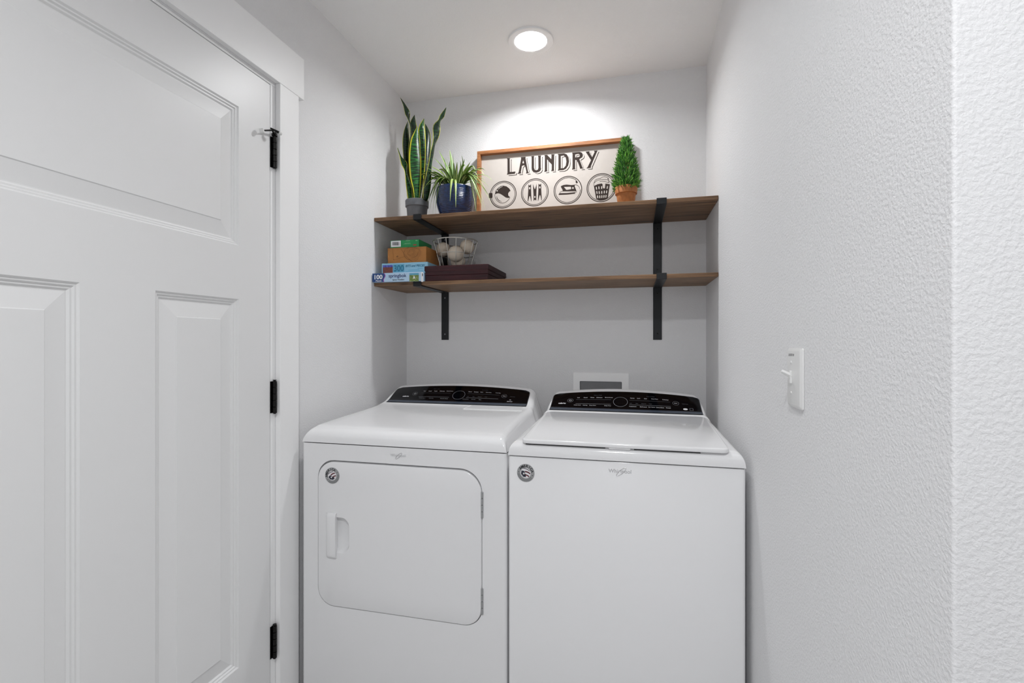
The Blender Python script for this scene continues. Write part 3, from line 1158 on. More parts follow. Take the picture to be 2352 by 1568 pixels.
LET = [
    [[(142, 325), (213, 320), (205, 345), (207, 632), (280, 630), (318, 622), (335, 628), (322, 672), (143, 690), (155, 655), (155, 350)]],
    [[(455, 300), (565, 292), (560, 320), (615, 620), (640, 655), (570, 660), (583, 630), (555, 505), (520, 480), (480, 500), (455, 640), (465, 665), (382, 672), (405, 640), (462, 330)],
     [(508, 372), (530, 430), (512, 442), (490, 432)]],
    [[(688, 278), (755, 272), (750, 300), (752, 540), (770, 585), (800, 597), (835, 583), (850, 545), (848, 295), (838, 268), (912, 262), (903, 290), (903, 540), (912, 565), (890, 610), (850, 635), (800, 648), (745, 635), (705, 590), (697, 540), (697, 300)]],
    [[(985, 255), (1045, 248), (1140, 345), (1145, 265), (1140, 240), (1212, 235), (1207, 260), (1200, 585), (1210, 605), (1140, 610), (1150, 575), (1150, 460), (1045, 350), (1045, 595), (1055, 618), (982, 625), (995, 595), (995, 285)]],
    [[(1285, 228), (1430, 215), (1490, 240), (1530, 310), (1540, 400), (1520, 490), (1470, 560), (1410, 590), (1285, 598), (1300, 570), (1300, 255)],
     [(1355, 275), (1420, 262), (1465, 310), (1480, 400), (1465, 490), (1420, 545), (1355, 550)]],
    [[(1607, 198), (1780, 182), (1830, 200), (1852, 250), (1840, 300), (1770, 345), (1800, 420), (1840, 530), (1862, 553), (1790, 558), (1740, 420), (1710, 370), (1678, 360), (1675, 545), (1685, 570), (1605, 575), (1618, 545), (1618, 225)],
     [(1678, 240), (1750, 225), (1785, 245), (1780, 280), (1745, 300), (1678, 305)]],
    [[(1915, 178), (2000, 168), (1995, 190), (2060, 300), (2115, 185), (2098, 155), (2182, 148), (2165, 185), (2030, 500), (2028, 540), (1930, 548), (1960, 520), (2035, 365), (1930, 205)]],
]
shadow, gap, face = MB(), MB(), MB()
for let in LET:
    shadow.plate([trace(l, 1150, 330, 9.8, 38, 31) for l in let], P_(.0004))
    gap.plate([trace(l, 1150, 330, 9.8, 26, 20) for l in let], P_(.0008))
    face.plate([trace(l, 1150, 330, 9.8) for l in let], P_(.0012))
shadow.build('letter_shadow', 'sign_ink', sign, smooth=False)
gap.build('letter_gap', 'sign_board', sign, smooth=False)
face.build('lettering', 'sign_ink', sign, smooth=False)


def rings_(mb, cu, cv, rpx, arc=None):
    c = onboard(cu, cv)
    r = onboard(cu, cv - rpx)[1] - c[1]
    n = 64
    for rad, w in ((r - .002, .0036), (r - .0085, .0024)):
        if arc and rad < r - .005:
            pts = [(c[0] + rad * math.cos(math.radians(a)), c[1] + rad * math.sin(math.radians(a))) for a in range(arc[0], arc[1] + 1, 5)]
            stroke(mb, pts, w, .0004)
        else:
            pts = [(c[0] + rad * math.cos(2 * math.pi * k / n), c[1] + rad * math.sin(2 * math.pi * k / n)) for k in range(n)]
            stroke(mb, pts, w, .0004, True)


T1 = lambda pts: trace(pts, 1110, 390, 13.835)
T2 = lambda pts: trace(pts, 1260, 380, 13.835)
ell = lambda cx, cy, rx, ry, n=18: [(cx + rx * math.cos(2 * math.pi * k / n), cy + ry * math.sin(2 * math.pi * k / n)) for k in range(n)]
# washing drum
e = MB()
rings_(e, 1155.5, 446.4, 31.4)
e.plate([T1([(180, 745), (195, 730), (280, 730), (295, 745), (295, 870), (280, 885), (245, 890), (230, 915), (215, 890), (195, 885), (180, 870)])], P_(.0006))
e.plate([T1([(368, 775), (400, 650), (470, 570), (550, 515), (640, 497), (740, 520), (830, 590), (868, 660), (820, 690), (790, 750), (800, 820), (855, 865), (800, 885), (720, 870), (620, 800), (540, 750), (470, 735), (410, 750)])], P_(.0006))
stroke(e, T1([(365, 780), (380, 870), (440, 970), (520, 1030), (610, 1050), (700, 1030), (790, 960), (850, 880)]), .0016, .0006)
stroke(e, T1([(425, 830), (450, 910), (500, 970), (590, 1005)]), [.0012, .0026, .0024, .0006], .0006)
em = e.build('emblem', 'sign_ink', sign, smooth=False, label='printed round emblem of a washing machine door')
e = MB()
stroke(e, T1([(480, 612), (520, 570), (565, 545), (620, 525)]), [.0026, .0026, .002, .001], .001)
e.plate([T1(ell(443, 660, 22, 24))], P_(.001))
e.build('emblem_highlight', 'sign_board', em, smooth=False)
# clothes pegs
e = MB()
rings_(e, 1228.3, 441.2, 32)
e.plate([T1([(1437, 455), (1473, 500), (1517, 448), (1520, 620), (1535, 985), (1522, 990), (1490, 830), (1470, 825), (1425, 995), (1410, 990), (1430, 650)]), T1(ell(1475, 575, 22, 40))], P_(.0006))
e.plate([T1([(1578, 445), (1635, 605), (1648, 605), (1700, 435), (1690, 700), (1683, 975), (1640, 935), (1600, 985), (1597, 800)]), T1(ell(1640, 855, 20, 34))], P_(.0006))
e.plate([T1([(1757, 432), (1797, 470), (1840, 428), (1842, 600), (1862, 965), (1850, 970), (1815, 805), (1790, 800), (1747, 980), (1735, 975), (1752, 620)]), T1(ell(1798, 550, 22, 38))], P_(.0006))
e.build('emblem', 'sign_ink', sign, smooth=False, label='printed round emblem of three clothes pegs')
# iron
e = MB()
rings_(e, 1304.1, 435.9, 32.4, (48, 360))
e.plate([T2([(388, 665), (410, 640), (480, 612), (570, 600), (720, 615), (850, 605), (825, 640), (890, 810), (450, 815), (445, 770)]),
         T2([(485, 670), (700, 665), (720, 690), (715, 745), (600, 768), (560, 765)]), T2(ell(775, 708, 30, 30))], P_(.0006))
stroke(e, T2([(450, 808), (400, 825), (365, 845), (350, 880)]), .0014, .0006)
stroke(e, T2([(350, 880), (600, 872), (893, 838), (885, 812)]), .0014, .0006)
e.plate([T2([(315, 905), (350, 882), (600, 882), (840, 857), (845, 885), (600, 915), (330, 925)])], P_(.0006))
stroke(e, T2([(830, 606), (880, 607), (930, 628), (970, 672), (995, 740)]), .0016, .0006)
e.plate([T2([(860, 480), (895, 470), (930, 525), (925, 550), (905, 545), (890, 572), (880, 545), (862, 535)])], P_(.0006))
e.build('emblem', 'sign_ink', sign, smooth=False, label='printed round emblem of a clothes iron')
# basket
e = MB()
rings_(e, 1381.1, 430.4, 33.1)
slots = []
for row in ([(1520, 715), (1600, 700), (1685, 695), (1865, 690)], [(1535, 850), (1610, 850), (1690, 845), (1770, 835), (1843, 830)], [(1558, 985), (1625, 985), (1692, 980), (1758, 975), (1822, 970)]):
    for (cx, cy) in row:
        tilt = (1690 - cx) * 0.0008
        slots.append(T2([(cx + (math.copysign(18, math.cos(a)) * min(1, abs(math.cos(a)) * 1.6)) + tilt * 50 * math.sin(a), cy + 50 * math.sin(a)) for a in [2 * math.pi * k / 12 for k in range(12)]]))
e.plate([T2([(1440, 645), (1560, 590), (1690, 565), (1720, 600), (1712, 640), (1730, 720), (1790, 720), (1805, 570), (1945, 590), (1920, 750), (1880, 1030), (1800, 1080), (1700, 1100), (1600, 1090), (1515, 1055)])] + slots, P_(.0006))
stroke(e, T2([(1437, 640), (1440, 560), (1470, 470), (1520, 430), (1640, 410), (1700, 365), (1770, 345), (1840, 365), (1885, 395)]), .0014, .0006)
stroke(e, T2([(1445, 550), (1520, 480), (1640, 448), (1760, 440), (1890, 445)]), .0014, .0006)
stroke(e, T2([(1620, 502), (1700, 490), (1800, 500), (1900, 540)]), .0012, .0006)
stroke(e, T2([(1880, 385), (1905, 430), (1890, 450), (1925, 500), (1905, 540)]), .003, .0006)
e.build('emblem', 'sign_ink', sign, smooth=False, label='printed round emblem of a full laundry basket')

# ================================================================== plants
ZU = SH['upper'][1]


def ribbon(pts, widths, fulls, across=None, cup=0.18, nacross=4, dirs=None):
    """leaf blade along pts; visible width/full width sets how far it is twisted edge-on"""
    mb = MB()
    n = len(pts)
    vs_, uv_ = [], []
    for i in range(n):
        t = (pts[min(i + 1, n - 1)] - pts[max(i - 1, 0)]).normalized()
        view = (pts[i] - CAM).normalized()
        r = dirs[i] if dirs else t.cross(view)
        if r.length < 1e-5:
            r = Vector((1, 0, 0))
        r.normalize()
        w, full = widths[i], fulls[i]
        a = math.acos(max(0.05, min(1.0, w / max(full, 1e-6)))) if full > w else 0
        dpt = t.cross(r).normalized()
        ac = r * math.cos(a) + dpt * math.sin(a)
        nn = ac.cross(t).normalized()
        for k in range(nacross + 1):
            s = k / nacross - 0.5
            vs_.append(pts[i] + ac * (s * full) + nn * (full * cup * (4 * s * s - 0.5)))
            uv_.append((k / nacross, i / (n - 1)))
    fs = []
    q = nacross + 1
    for j in range(n - 1):
        for k in range(nacross):
            fs.append((j * q + k, j * q + k + 1, (j + 1) * q + k + 1, (j + 1) * q + k))
    mb.add(vs_, fs, None, uv_)
    return mb


def cr_path(ctrl, n):
    """Catmull-Rom through control tuples"""
    out = []
    m_ = len(ctrl)
    for s in range(n + 1):
        x = s / n * (m_ - 1)
        i = min(int(x), m_ - 2)
        t = x - i
        p0, p1, p2, p3 = ctrl[max(0, i - 1)], ctrl[i], ctrl[i + 1], ctrl[min(m_ - 1, i + 2)]
        out.append([0.5 * (2 * b + (c - a) * t + (2 * a - 5 * b + 4 * c - d) * t * t + (-a + 3 * b - 3 * c + d) * t ** 3) for a, b, c, d in zip(p0, p1, p2, p3)])
    return out


# --- snake plant
pc = at(958, 478, Y=-.215)
px, py = pc.x, pc.y
snake = thing('snake_plant', 'tall snake plant with yellow-edged banded leaves in a grey pot', 'potted plant', (px, py, ZU))
MB().lathe([(0.041, 0.0), (0.044, 0.003), (0.0495, 0.066), (0.0505, 0.068), (0.0550, 0.071), (0.0558, 0.099), (0.0545, 0.102), (0.051, 0.102), (0.050, 0.088), (0.0001, 0.086)], (px, py, ZU), 40).build('pot', 'grey_pot', snake)
MB().lathe([(0.0001, 0.0), (0.0498, 0.0), (0.0498, 0.004), (0.0001, 0.006)], (px, py, ZU + .0885), 28).build('soil', 'soil', snake)
SN = [  # (material, [(zoom x, zoom y, visible width, full width, Y)])
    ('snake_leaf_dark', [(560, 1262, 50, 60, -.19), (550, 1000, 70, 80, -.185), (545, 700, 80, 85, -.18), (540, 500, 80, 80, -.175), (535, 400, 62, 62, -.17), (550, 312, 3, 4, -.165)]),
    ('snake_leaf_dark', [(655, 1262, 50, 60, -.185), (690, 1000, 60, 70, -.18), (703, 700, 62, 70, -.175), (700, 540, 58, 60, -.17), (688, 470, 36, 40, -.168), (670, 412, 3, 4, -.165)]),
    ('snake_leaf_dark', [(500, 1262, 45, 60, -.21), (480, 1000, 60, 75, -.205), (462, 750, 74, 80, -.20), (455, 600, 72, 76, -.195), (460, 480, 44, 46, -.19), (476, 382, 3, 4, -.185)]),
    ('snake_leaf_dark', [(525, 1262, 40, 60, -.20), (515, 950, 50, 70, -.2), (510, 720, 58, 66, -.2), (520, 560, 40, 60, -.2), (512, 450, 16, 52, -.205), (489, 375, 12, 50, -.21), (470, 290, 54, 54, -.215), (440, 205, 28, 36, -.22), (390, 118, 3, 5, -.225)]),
    ('snake_leaf', [(600, 1262, 40, 60, -.225), (625, 1000, 66, 72, -.22), (636, 800, 72, 76, -.22), (636, 600, 76, 78, -.215), (630, 470, 66, 66, -.21), (644, 400, 32, 34, -.21), (657, 352, 3, 4, -.21)]),
    ('snake_leaf', [(575, 1264, 55, 62, -.245), (574, 1150, 76, 80, -.245), (562, 1000, 118, 118, -.245), (556, 800, 130, 130, -.243), (562, 620, 104, 106, -.24), (574, 520, 56, 58, -.238), (582, 443, 3, 4, -.236)]),
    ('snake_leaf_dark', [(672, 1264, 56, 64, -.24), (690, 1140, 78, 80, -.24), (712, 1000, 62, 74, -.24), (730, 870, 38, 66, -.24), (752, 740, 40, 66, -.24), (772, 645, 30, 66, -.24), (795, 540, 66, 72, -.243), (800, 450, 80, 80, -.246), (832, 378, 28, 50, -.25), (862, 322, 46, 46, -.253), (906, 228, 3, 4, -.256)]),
    ('snake_leaf', [(507, 1264, 50, 60, -.235), (488, 1120, 60, 66, -.235), (458, 960, 28, 60, -.235), (434, 860, 64, 66, -.235), (396, 780, 18, 40, -.235), (374, 725, 10, 22, -.235), (360, 684, 6, 10, -.235)]),
]
for mname, cps in SN:
    P3 = []
    for (zx, zy, w, fw, Y) in cps:
        p = at(840 + zx / 4.9, 200 + zy / 4.9, Y=Y)
        k = (p - CAM).length / FPX / 4.9 * 0.98
        P3.append((p.x, p.y, p.z, w * k, fw * k))
    P3.insert(0, (P3[0][0] * .5 + px * .5, P3[0][1] * .5 + py * .5, ZU + .092, P3[0][3] * .8, P3[0][4] * .8))
    path = cr_path(P3, 34)
    pts = [Vector(q[:3]) for q in path]
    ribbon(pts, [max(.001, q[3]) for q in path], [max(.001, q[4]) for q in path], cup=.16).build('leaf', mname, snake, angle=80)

# --- spider plant
bc = at(1046, 465, Y=-.225)
bx, by = bc.x, bc.y
spider = thing('spider_plant', 'bushy spider plant with pale striped leaves in a ribbed navy blue pot', 'potted plant', (bx, by, ZU))
prof_ = []
for k in range(61):
    h = k / 60
    r = .066 + .0235 * math.sin(min(1, h * 1.45) * math.pi / 2) - .004 * max(0, h - .75) / .25
    r += .0006 * math.sin(h * 60 * 2 * math.pi / 3.0) if .04 < h < .93 else 0
    prof_.append((r, h * .140))
prof_ += [(.0845, .1415), (.081, .140), (.079, .122), (.0001, .120)]
MB().lathe([(0.0001, 0.0), (.062, 0.0)] + prof_[1:], (bx, by, ZU), 48).build('pot', 'blue_glaze', spider)
MB().lathe([(0.0001, 0.0), (.0788, 0.0), (.0788, .003), (.0001, .008)], (bx, by, ZU + .123), 28).build('soil', 'soil', spider)
TIPS = [  # px tip, Y of tip, bow height, width (m), green?
    (976, 375, -.20, .05, .011, 0), (1008, 345, -.20, .04, .010, 1), (1033, 344, -.19, .03, .012, 1), (1022, 362, -.26, .03, .010, 0), (1060, 356, -.20, .03, .009, 1),
    (1067, 365, -.25, .04, .010, 1), (1084, 367, -.21, .04, .011, 1), (1080, 372, -.25, .05, .010, 0), (1041, 352, -.24, .03, .010, 0), (995, 360, -.17, .04, .009, 1),
    (957, 412, -.22, .06, .011, 0), (966, 405, -.25, .06, .010, 1), (978, 384, -.27, .06, .010, 0), (1115, 396, -.22, .06, .012, 1), (1112, 402, -.26, .06, .011, 0),
    (1131, 416, -.24, .06, .010, 1), (1124, 430, -.20, .06, .009, 1), (1116, 436, -.27, .07, .011, 0), (1090, 390, -.29, .06, .010, 1), (1098, 408, -.30, .06, .011, 0),
    (1132, 474, -.27, .08, .009, 0), (1116, 485, -.25, .09, .008, 0), (1108, 470, -.29, .08, .010, 1), (1094, 486, -.30, .09, .010, 0), (1088, 482, -.20, .08, .009, 1),
    (1034, 462, -.335, .035, .012, 0), (1047, 476, -.337, .035, .011, 0), (988, 478, -.29, .07, .011, 1), (994, 494, -.28, .08, .010, 0), (985, 495, -.25, .08, .010, 0),
    (982, 470, -.24, .07, .012, 1), (1000, 492, -.30, .07, .009, 1), (990, 452, -.31, .06, .011, 0), (975, 430, -.30, .06, .011, 1), (1128, 458, -.22, .07, .008, 1),
    (1015, 380, -.30, .04, .010, 1), (1050, 372, -.29, .04, .010, 0), (1030, 385, -.31, .04, .011, 1), (1070, 385, -.30, .05, .010, 1), (1005, 395, -.31, .05, .010, 0),
    (1100, 420, -.32, .06, .010, 1), (985, 408, -.31, .06, .010, 1), (1045, 396, -.16, .03, .011, 1), (1020, 388, -.15, .03, .011, 0), (1075, 392, -.15, .04, .010, 1),
    (1104, 384, -.17, .05, .010, 0), (963, 425, -.17, .06, .010, 1), (1120, 446, -.16, .07, .009, 0),
]
_r = random.Random(11)
for k in range(26):
    a_ = math.pi * (k + .5) / 26
    rr_ = _r.uniform(48, 84)
    TIPS.append((1046 + rr_ * math.cos(a_) * 1.02, 432 - rr_ * math.sin(a_) * .95 + _r.uniform(-6, 10), _r.uniform(-.31, -.14), _r.uniform(.02, .06), _r.uniform(.008, .011), 2))
for k in range(8):
    TIPS.append((_r.choice([_r.uniform(984, 1002), _r.uniform(1092, 1112)]), _r.uniform(440, 488), _r.uniform(-.30, -.20), _r.uniform(.06, .09), .010, 2))
for (tu, tv, ty, bow, w, g) in TIPS:
    tip = at(tu, tv, Y=ty)
    tip.y = min(tip.y, -.10)
    a = math.atan2(tip.y - by, tip.x - bx) + random.uniform(-.3, .3)
    rb = random.uniform(.008, .03)
    base = Vector((bx + rb * math.cos(a), by + rb * math.sin(a), ZU + .124))
    out = Vector((tip.x - bx, tip.y - by, 0))
    k1 = 1.0 if tip.z > ZU + .155 else .62
    c1 = base + Vector((0, 0, max(.05, (tip.z - base.z) * .5) + bow * .6)) + out * .18
    c2 = base + out * (k1 * .75) + Vector((0, 0, max(.035, (tip.z - base.z) * .92) + bow))
    if tip.z > ZU + .22:
        c2 = base + out * .6 + Vector((0, 0, (tip.z - base.z) * .8))
    rim = ZU + .147
    if tip.z < rim:
        c2.z = max(c2.z, rim + .035)
        d_ = (Vector((c2.x - bx, c2.y - by, 0)))
        if d_.length < .094:
            d_ = (out.normalized() if out.length > 1e-4 else Vector((0, -1, 0))) * .094
            c2.x, c2.y = bx + d_.x, by + d_.y
        rt = Vector((tip.x - bx, tip.y - by, 0))
        if rt.length < .098:
            rt = rt.normalized() * .098
            tip.x, tip.y = bx + rt.x, by + rt.y
    pts, ws = [], []
    N = 14
    for k in range(N + 1):
        t = k / N
        p = base * (1 - t) ** 3 + c1 * (3 * t * (1 - t) ** 2) + c2 * (3 * t * t * (1 - t)) + tip * t ** 3
        pts.append(p)
        ws.append(w * 1.35 * min(1, .45 + 2.2 * t) * (1 - t ** 3.0) + .0008)
    # blade stays level across, side-on to its direction of growth
    sd = Vector((0, 0, 1)).cross(out if out.length > .02 else Vector((1, 0, 0))).normalized()
    sd = (sd + Vector((random.uniform(-.3, .3), 0, random.uniform(-.5, .5)))).normalized()
    ribbon(pts, ws, ws, cup=.22, nacross=2, dirs=[sd] * len(pts)).build('leaf', ('spider_leaf', 'spider_leaf_green', 'spider_leaf_dark')[g], spider, angle=80)

# --- topiary in terracotta
tc_ = at(1438, 450, Y=-.195)
tx, ty_ = tc_.x, tc_.y
topi = thing('potted_topiary', 'small cone-shaped rosemary topiary in a terracotta pot', 'potted plant', (tx, ty_, ZU))
MB().lathe([(0.0001, 0), (.031, 0), (.0325, .002), (.0415, .068), (.0425, .069), (.0465, .070), (.0485, .098), (.047, .1005), (.0435, .1005), (.043, .09), (.0001, .088)], (tx, ty_, ZU), 40).build('pot', 'terracotta', topi)
MB().lathe([(0.0001, 0), (.0428, 0), (.0428, .003), (.0001, .006)], (tx, ty_, ZU + .09), 24).build('soil', 'soil', topi)
MB().tube([(tx, ty_, ZU + .09), (tx, ty_, ZU + .30)], [.006, .002], 8).build('stem', 'stem_green', topi)
fo = [MB(), MB()]
HZ0, HZ1 = ZU + .088, ZU + .318
for i in range(3000):
    h = random.random() ** 1.25
    R = (.052 * (min(1, h / .2) * .2 + .8)) * (1 - h ** 1.35) ** .85 + .004
    a = random.uniform(0, 2 * math.pi)
    rr = R * math.sqrt(random.uniform(.06, 1.0))
    p = Vector((tx + rr * math.cos(a), ty_ + rr * math.sin(a), HZ0 + (HZ1 - HZ0) * h * .95))
    d = Vector((math.cos(a), math.sin(a), random.uniform(.2, 1.3) + h * .8)) + Vector([random.uniform(-.6, .6) for _ in range(3)])
    d.normalize()
    ln = random.uniform(.015, .031)
    s = d.cross(Vector((random.uniform(-1, 1), random.uniform(-1, 1), random.uniform(-1, 1)))).normalized() * random.uniform(.0016, .0026)
    nn_ = d.cross(s).normalized() * .0008
    q = p + d * ln
    mid_ = p + d * ln * .55
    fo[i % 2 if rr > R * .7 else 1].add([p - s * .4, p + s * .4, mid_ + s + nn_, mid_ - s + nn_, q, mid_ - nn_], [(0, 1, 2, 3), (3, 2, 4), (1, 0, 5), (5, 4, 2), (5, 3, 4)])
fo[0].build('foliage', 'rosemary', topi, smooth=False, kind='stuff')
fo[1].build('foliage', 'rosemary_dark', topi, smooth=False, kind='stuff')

# ================================================================== lower shelf things
ZL = SH['lower'][1]


def card_box(name, label, cat, x0, x1, y0, y1, z0, z1, m, lid_z=None):
    o = thing(name, label, cat, ((x0 + x1) / 2, (y0 + y1) / 2, z0), 'boxes stacked on the lower shelf')
    if lid_z:
        MB().box(x0 + .001, x1 - .001, y0 + .001, y1 - .001, z0, lid_z).build('tray', m, o, bevel=.0008)
        MB().box(x0, x1, y0, y1, lid_z, z1).build('lid', m, o, bevel=.0008)
    else:
        MB().box(x0, x1, y0, y1, z0, z1).build('carton', m, o, bevel=.001)
    return o


def front_pt(u, v, y):
    p = at(u, v, Y=y)
    return p.x, p.z


def print_rect(parent, name, m, u0, v0, u1, v1, y, t=.0004, r=0.0):
    a = front_pt((u0 + u1) / 2, (v0 + v1) / 2, y)
    a0, a1 = front_pt(u0, (v0 + v1) / 2, y)[0], front_pt(u1, (v0 + v1) / 2, y)[0]
    b0, b1 = front_pt((u0 + u1) / 2, v1, y)[1], front_pt((u0 + u1) / 2, v0, y)[1]
    return MB().plate([rrect(a0, a1, b0, b1, r, 4)], XZ(y), t).build(name, m, parent, smooth=False)


def print_text(parent, s, m, uc, vc, wpx, hpx, y, t=.0007, bold=0.0, shear=0.0):
    x, z = front_pt(uc, vc, y)
    w = front_pt(uc + wpx / 2, vc, y)[0] - front_pt(uc - wpx / 2, vc, y)[0]
    h = front_pt(uc, vc - hpx / 2, y)[1] - front_pt(uc, vc + hpx / 2, y)[1]
    return MB().text(s, frame_front(x, y - t, z), width=w, height=h, bold=bold, shear=shear).build('lettering', m, parent, smooth=False)


Z2 = lambda zx, zy: (840 + zx / 11.2, 530 + zy / 11.2)
# springbok 100-piece puzzle
Y1 = -.362
o = card_box('puzzle_box', 'flat pale blue puzzle box marked 100 and springbok, lowest of its stack', 'box', -1.1585, -.915, Y1, -.135, ZL, ZL + .0405, 'puzzle_blue')
zb, zt_ = ZL + .0005, ZL + .040
xb0 = -1.158
xe = front_pt(*Z2(470, 1200), Y1)[0]
wav = [(xe + .0045 * math.sin(k / 10 * 2 * math.pi - .3), zt_ - (zt_ - zb) * k / 10) for k in range(11)]
MB().plate([[(xb0, zb)] + [(xb0, zt_)] + [(a + .0035, b) for a, b in wav]], XZ(Y1), .0003).build('print_wave', 'puzzle_magenta', o, smooth=False)
MB().plate([[(xb0, zb)] + [(xb0, zt_)] + wav], XZ(Y1), .0005).build('print_panel', 'puzzle_navy', o, smooth=False)
print_text(o, '100', 'paper_white', *Z2(330, 1188), 18.5, 10.5, Y1, .0008, .035)
print_text(o, 'Pieces', 'paper_white', *Z2(335, 1284), 13, 3.4, Y1, .0008, .02)
print_text(o, 'springbok', 'puzzle_text_navy', *Z2(818, 1165), 40.5, 10.5, Y1, .0008, .012)
print_text(o, 'Spring Wedding', 'ink_black', *Z2(842, 1260), 27, 3.8, Y1, .0008, .02)
pa, pb = Z2(1125, 1090), Z2(1365, 1300)
print_rect(o, 'picture', 'picture_meadow', pa[0], pa[1], pb[0], pb[1], Y1, .0005)
print_rect(o, 'picture_sky', 'puzzle_teal', pa[0], pa[1], pb[0], pa[1] + 4, Y1, .0007)
tri = [front_pt(*Z2(*q), Y1) for q in ((1215, 1225), (1245, 1145), (1280, 1225))]
MB().plate([tri], XZ(Y1), .0008).build('picture_tent', 'paper_white', o, smooth=False)
pa, pb = Z2(1425, 1060), Z2(1480, 1310)
print_rect(o, 'end_panel', 'paper_white', pa[0], pa[1], pb[0], pb[1], Y1, .0004)
print_text(o, '1', 'ink_black', *Z2(1462, 1130), 1.6, 6, Y1, .0008)
# 300-piece puzzle
Y2 = -.330
za, zb2 = ZL + .0405, 1.6565
o = card_box('puzzle_box', 'light blue puzzle box marked 300, between the springbok box and brown box', 'box', -1.1285, -.9005, Y2, -.13, za, zb2, 'puzzle_cyan')
pa, pb = Z2(440, 880), Z2(697, 1085)
print_rect(o, 'picture', 'picture_town', pa[0], pa[1], pb[0], pb[1], Y2)
print_rect(o, 'picture_sky', 'picture_sky', pa[0], pa[1], pb[0], pa[1] + 5, Y2, .0006)
pa, pb = Z2(705, 862), Z2(992, 1060)
print_rect(o, 'print_panel', 'puzzle_teal', pa[0], pa[1], pb[0], pb[1], Y2)
print_text(o, '300', 'puzzle_teal_dark', *Z2(855, 962), 22.5, 14.5, Y2, .0008, .02)
print_text(o, 'BITS and PIECES', 'puzzle_teal_dark', *Z2(1270, 895), 44, 5.2, Y2, .0008, .02, .25)
for (a, b, yy) in ((1335, 1470, 960), (1100, 1380, 1003), (1030, 1480, 1038)):
    pa, pb = Z2(a, yy - 5), Z2(b, yy + 5)
    print_rect(o, 'print_line', 'puzzle_teal', pa[0], pa[1], pb[0], pb[1], Y2, .0005)
# tan map box
Y3 = -.318
zc3 = 1.729
o = card_box('map_print_box', 'deep tan cardboard box printed with brown map lines', 'box', -1.105, -.9125, Y3, -.165, zb2, zc3, 'map_plain')
cx_, cz_ = front_pt(*Z2(1200, 560), Y3)
mb = MB()
for k in range(9):
    r0 = .006 + .0042 * k
    pts = []
    for i in range(30):
        a = 2 * math.pi * i / 30
        q = r0 * (1 + .28 * noise.noise(Vector((math.cos(a) * 1.3, math.sin(a) * 1.3, k * .35))))
        pts.append((cx_ + q * math.cos(a) * 1.05, cz_ + q * math.sin(a) * .85))
    pts = [(min(max(p[0], -1.1045), -.913), min(max(p[1], zb2 + .0005), zc3 - .0005)) for p in pts]
    n = len(pts)
    for i in range(n):
        p, q = Vector(pts[i]), Vector(pts[(i + 1) % n])
        if (q - p).length < 1e-5:
            continue
        nn = Vector((-(q - p).y, (q - p).x)).normalized() * .00028
        mb.add([(c.x, Y3 - .0005, c.y) for c in (p - nn, q - nn, q + nn, p + nn)], [(0, 1, 2, 3)])
mb.build('map_contours', 'map_ink', o, smooth=False)
mb = MB()


def dashes(a, b, n, w):
    p, q = Vector(front_pt(*Z2(*a), Y3)), Vector(front_pt(*Z2(*b), Y3))
    nn = Vector((-(q - p).y, (q - p).x)).normalized() * w
    for i in range(n):
        s, e_ = p.lerp(q, i / n), p.lerp(q, (i + (.62 if n > 1 else 1)) / n)
        mb.add([(c.x, Y3 - .0007, c.y) for c in (s - nn, e_ - nn, e_ + nn, s + nn)], [(0, 1, 2, 3)])


dashes((905, 460), (1040, 660), 7, .0006)
dashes((1040, 660), (1210, 810), 7, .0006)
dashes((700, 460), (712, 690), 1, .0003)
dashes((560, 640), (575, 830), 1, .0005)
dashes((730, 750), (1000, 660), 1, .0003)
dashes((560, 455), (1550, 435), 1, .0003)
mb.build('map_route', 'map_ink', o, smooth=False)
xx, zz = front_pt(*Z2(815, 660), Y3)
MB().text('N', frame_front(xx, Y3 - .0008, zz) @ Matrix.Rotation(math.radians(35), 4, 'Z'), height=.007, bold=.03).build('lettering', 'map_ink', o, smooth=False)
xx, zz = front_pt(*Z2(722, 738), Y3)
MB().text('Y', frame_front(xx, Y3 - .0008, zz) @ Matrix.Rotation(math.radians(35), 4, 'Z'), height=.006, bold=.01).build('lettering', 'map_ink', o, smooth=False)
# green box
Y4 = -.312
o = card_box('card_game_box', 'small green carton with a barcode, on top of the box stack', 'box', -1.094, -.951, Y4, -.165, zc3, zc3 + .0355, 'green_card')
pa, pb = Z2(650, 258), Z2(903, 412)
print_rect(o, 'barcode_patch', 'paper_white', pa[0], pa[1], pb[0], pb[1], Y4)
mb = MB()
rnd = random.Random(3)
q = 690
while q < 862:
    w = rnd.choice([5, 5, 9, 13])
    a = front_pt(*Z2(q, 290), Y4)
    b = front_pt(*Z2(min(q + w, 866), 375), Y4)
    mb.add([(a[0], Y4 - .0008, b[1]), (b[0], Y4 - .0008, b[1]), (b[0], Y4 - .0008, a[1]), (a[0], Y4 - .0008, a[1])], [(0, 1, 2, 3)])
    q += w + rnd.choice([5, 8])
mb.build('barcode', 'ink_black', o, smooth=False)
mb = MB()
for k, (a, b, yy) in enumerate(((950, 1210, 268), (945, 1200, 296), (965, 1170, 340), (1030, 1140, 254), (1280, 1330, 248), (1000, 1150, 318))):
    p0, p1 = front_pt(*Z2(a, yy + 7), Y4), front_pt(*Z2(b, yy - 6), Y4)
    mb.add([(p0[0], Y4 - .0006, p0[1]), (p1[0], Y4 - .0006, p0[1]), (p1[0], Y4 - .0006, p1[1]), (p0[0], Y4 - .0006, p1[1])], [(0, 1, 2, 3)])
mb.build('print_line', 'green_print', o, smooth=False)
pa, pb = Z2(1220, 345), Z2(1305, 375)
print_rect(o, 'print_patch', 'red_print', pa[0], pa[1], pb[0], pb[1], Y4)

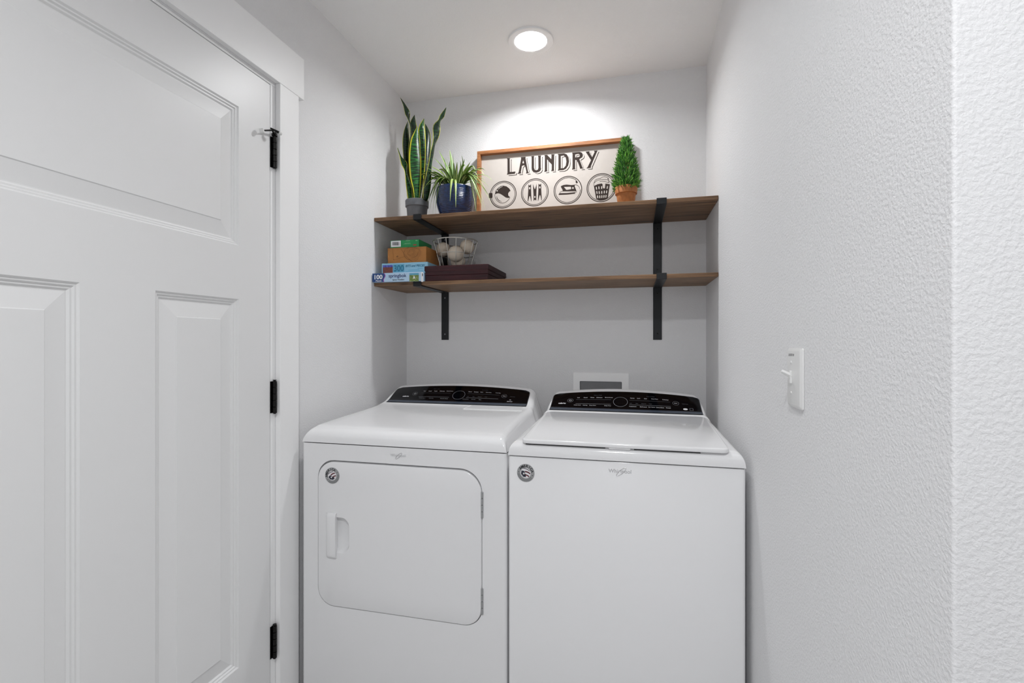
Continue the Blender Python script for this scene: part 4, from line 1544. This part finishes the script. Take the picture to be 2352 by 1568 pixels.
# dark wood case
Yc0, Yc1 = -.335, -.022
cx0, cx1 = -.9135, -.6135
case = thing('wooden_case', 'flat dark burgundy wooden case under the wire basket', 'case', ((cx0 + cx1) / 2, (Yc0 + Yc1) / 2, ZL))


def moulded(z_prof):
    rings = []
    for ins, z in z_prof:
        rings.append([(cx0 + ins, Yc0 + ins, z), (cx1 - ins, Yc0 + ins, z), (cx1 - ins, Yc1 - ins, z), (cx0 + ins, Yc1 - ins, z)])
    return MB().loft(rings, True, True)


moulded([(.006, ZL), (.004, ZL + .003), (.004, ZL + .0255), (.0055, ZL + .0265)]).build('body', 'case_wood', case, smooth=False, fix=True)
moulded([(.006, ZL + .0265), (.003, ZL + .028), (.003, ZL + .043), (.0015, ZL + .0455), (.0, ZL + .048), (.0, ZL + .067), (.0015, ZL + .069)]).build('lid', 'case_wood', case, smooth=False, fix=True)
ZCASE = ZL + .069

# wire basket of wool balls
bc_ = at(1046, 556, Y=-.215)
gx, gy = bc_.x, -.215
bas = thing('wire_basket', 'small tapered wire basket holding cream wool balls', 'basket', (gx, gy, ZCASE))
zt5 = ZCASE + .128


def ringpath(r, z, n=40):
    return [(gx + r * math.cos(2 * math.pi * k / n), gy + r * math.sin(2 * math.pi * k / n), z) for k in range(n)]


rad = lambda z: .069 + (.104 - .069) * (z - ZCASE) / .128
MB().tube(ringpath(.104, zt5), .0027, 8, True).build('rim', 'wire_steel', bas)
MB().tube(ringpath(rad(ZCASE + .066), ZCASE + .066), .0019, 8, True).build('hoop', 'wire_steel', bas)
MB().tube(ringpath(.069, ZCASE + .0023), .0018, 8, True).build('hoop', 'wire_steel', bas)
for k in range(14):
    a = 2 * math.pi * (k + .35) / 14
    ca, sa = math.cos(a), math.sin(a)
    MB().tube([(gx + .104 * ca, gy + .104 * sa, zt5), (gx + .0705 * ca, gy + .0705 * sa, ZCASE + .006), (gx + .067 * ca, gy + .067 * sa, ZCASE + .0023), (gx + .02 * ca, gy + .02 * sa, ZCASE + .0023)], .0015, 6).build('wire', 'wire_steel', bas)
for i, (u, v, Y, r, lab) in enumerate(((1018, 573, -.190, .0345, 'cream wool dryer ball at the left of the wire basket'),
                                       (1047, 583, -.243, .0375, 'cream wool dryer ball at the front middle of the basket'),
                                       (1073, 567, -.190, .0345, 'cream wool dryer ball high at the right of the basket'),
                                       (1052, 612, -.205, .034, 'cream wool dryer ball at the bottom of the wire basket'))):
    c = at(u, v, Y=Y)
    if i == 3:
        c.z = ZCASE + .0045 + r
    mb = MB()
    rings = []
    for j in range(13):
        th = math.pi * j / 12
        ring_ = []
        for k in range(24):
            ph = 2 * math.pi * k / 24
            n3 = Vector((math.sin(th) * math.cos(ph), math.sin(th) * math.sin(ph), -math.cos(th)))
            rr = r * (1 + .012 * noise.noise(n3 * 3 + Vector((i, 0, 0))))
            ring_.append(c + n3 * max(rr, .0001))
        rings.append(ring_)
    mb.loft(rings, True, False)
    o = mb.build('wool_ball', 'wool', org=(c.x, c.y, c.z - r), fix=True, angle=80)
    tag(o, lab, 'wool ball', 'wool balls in the basket')
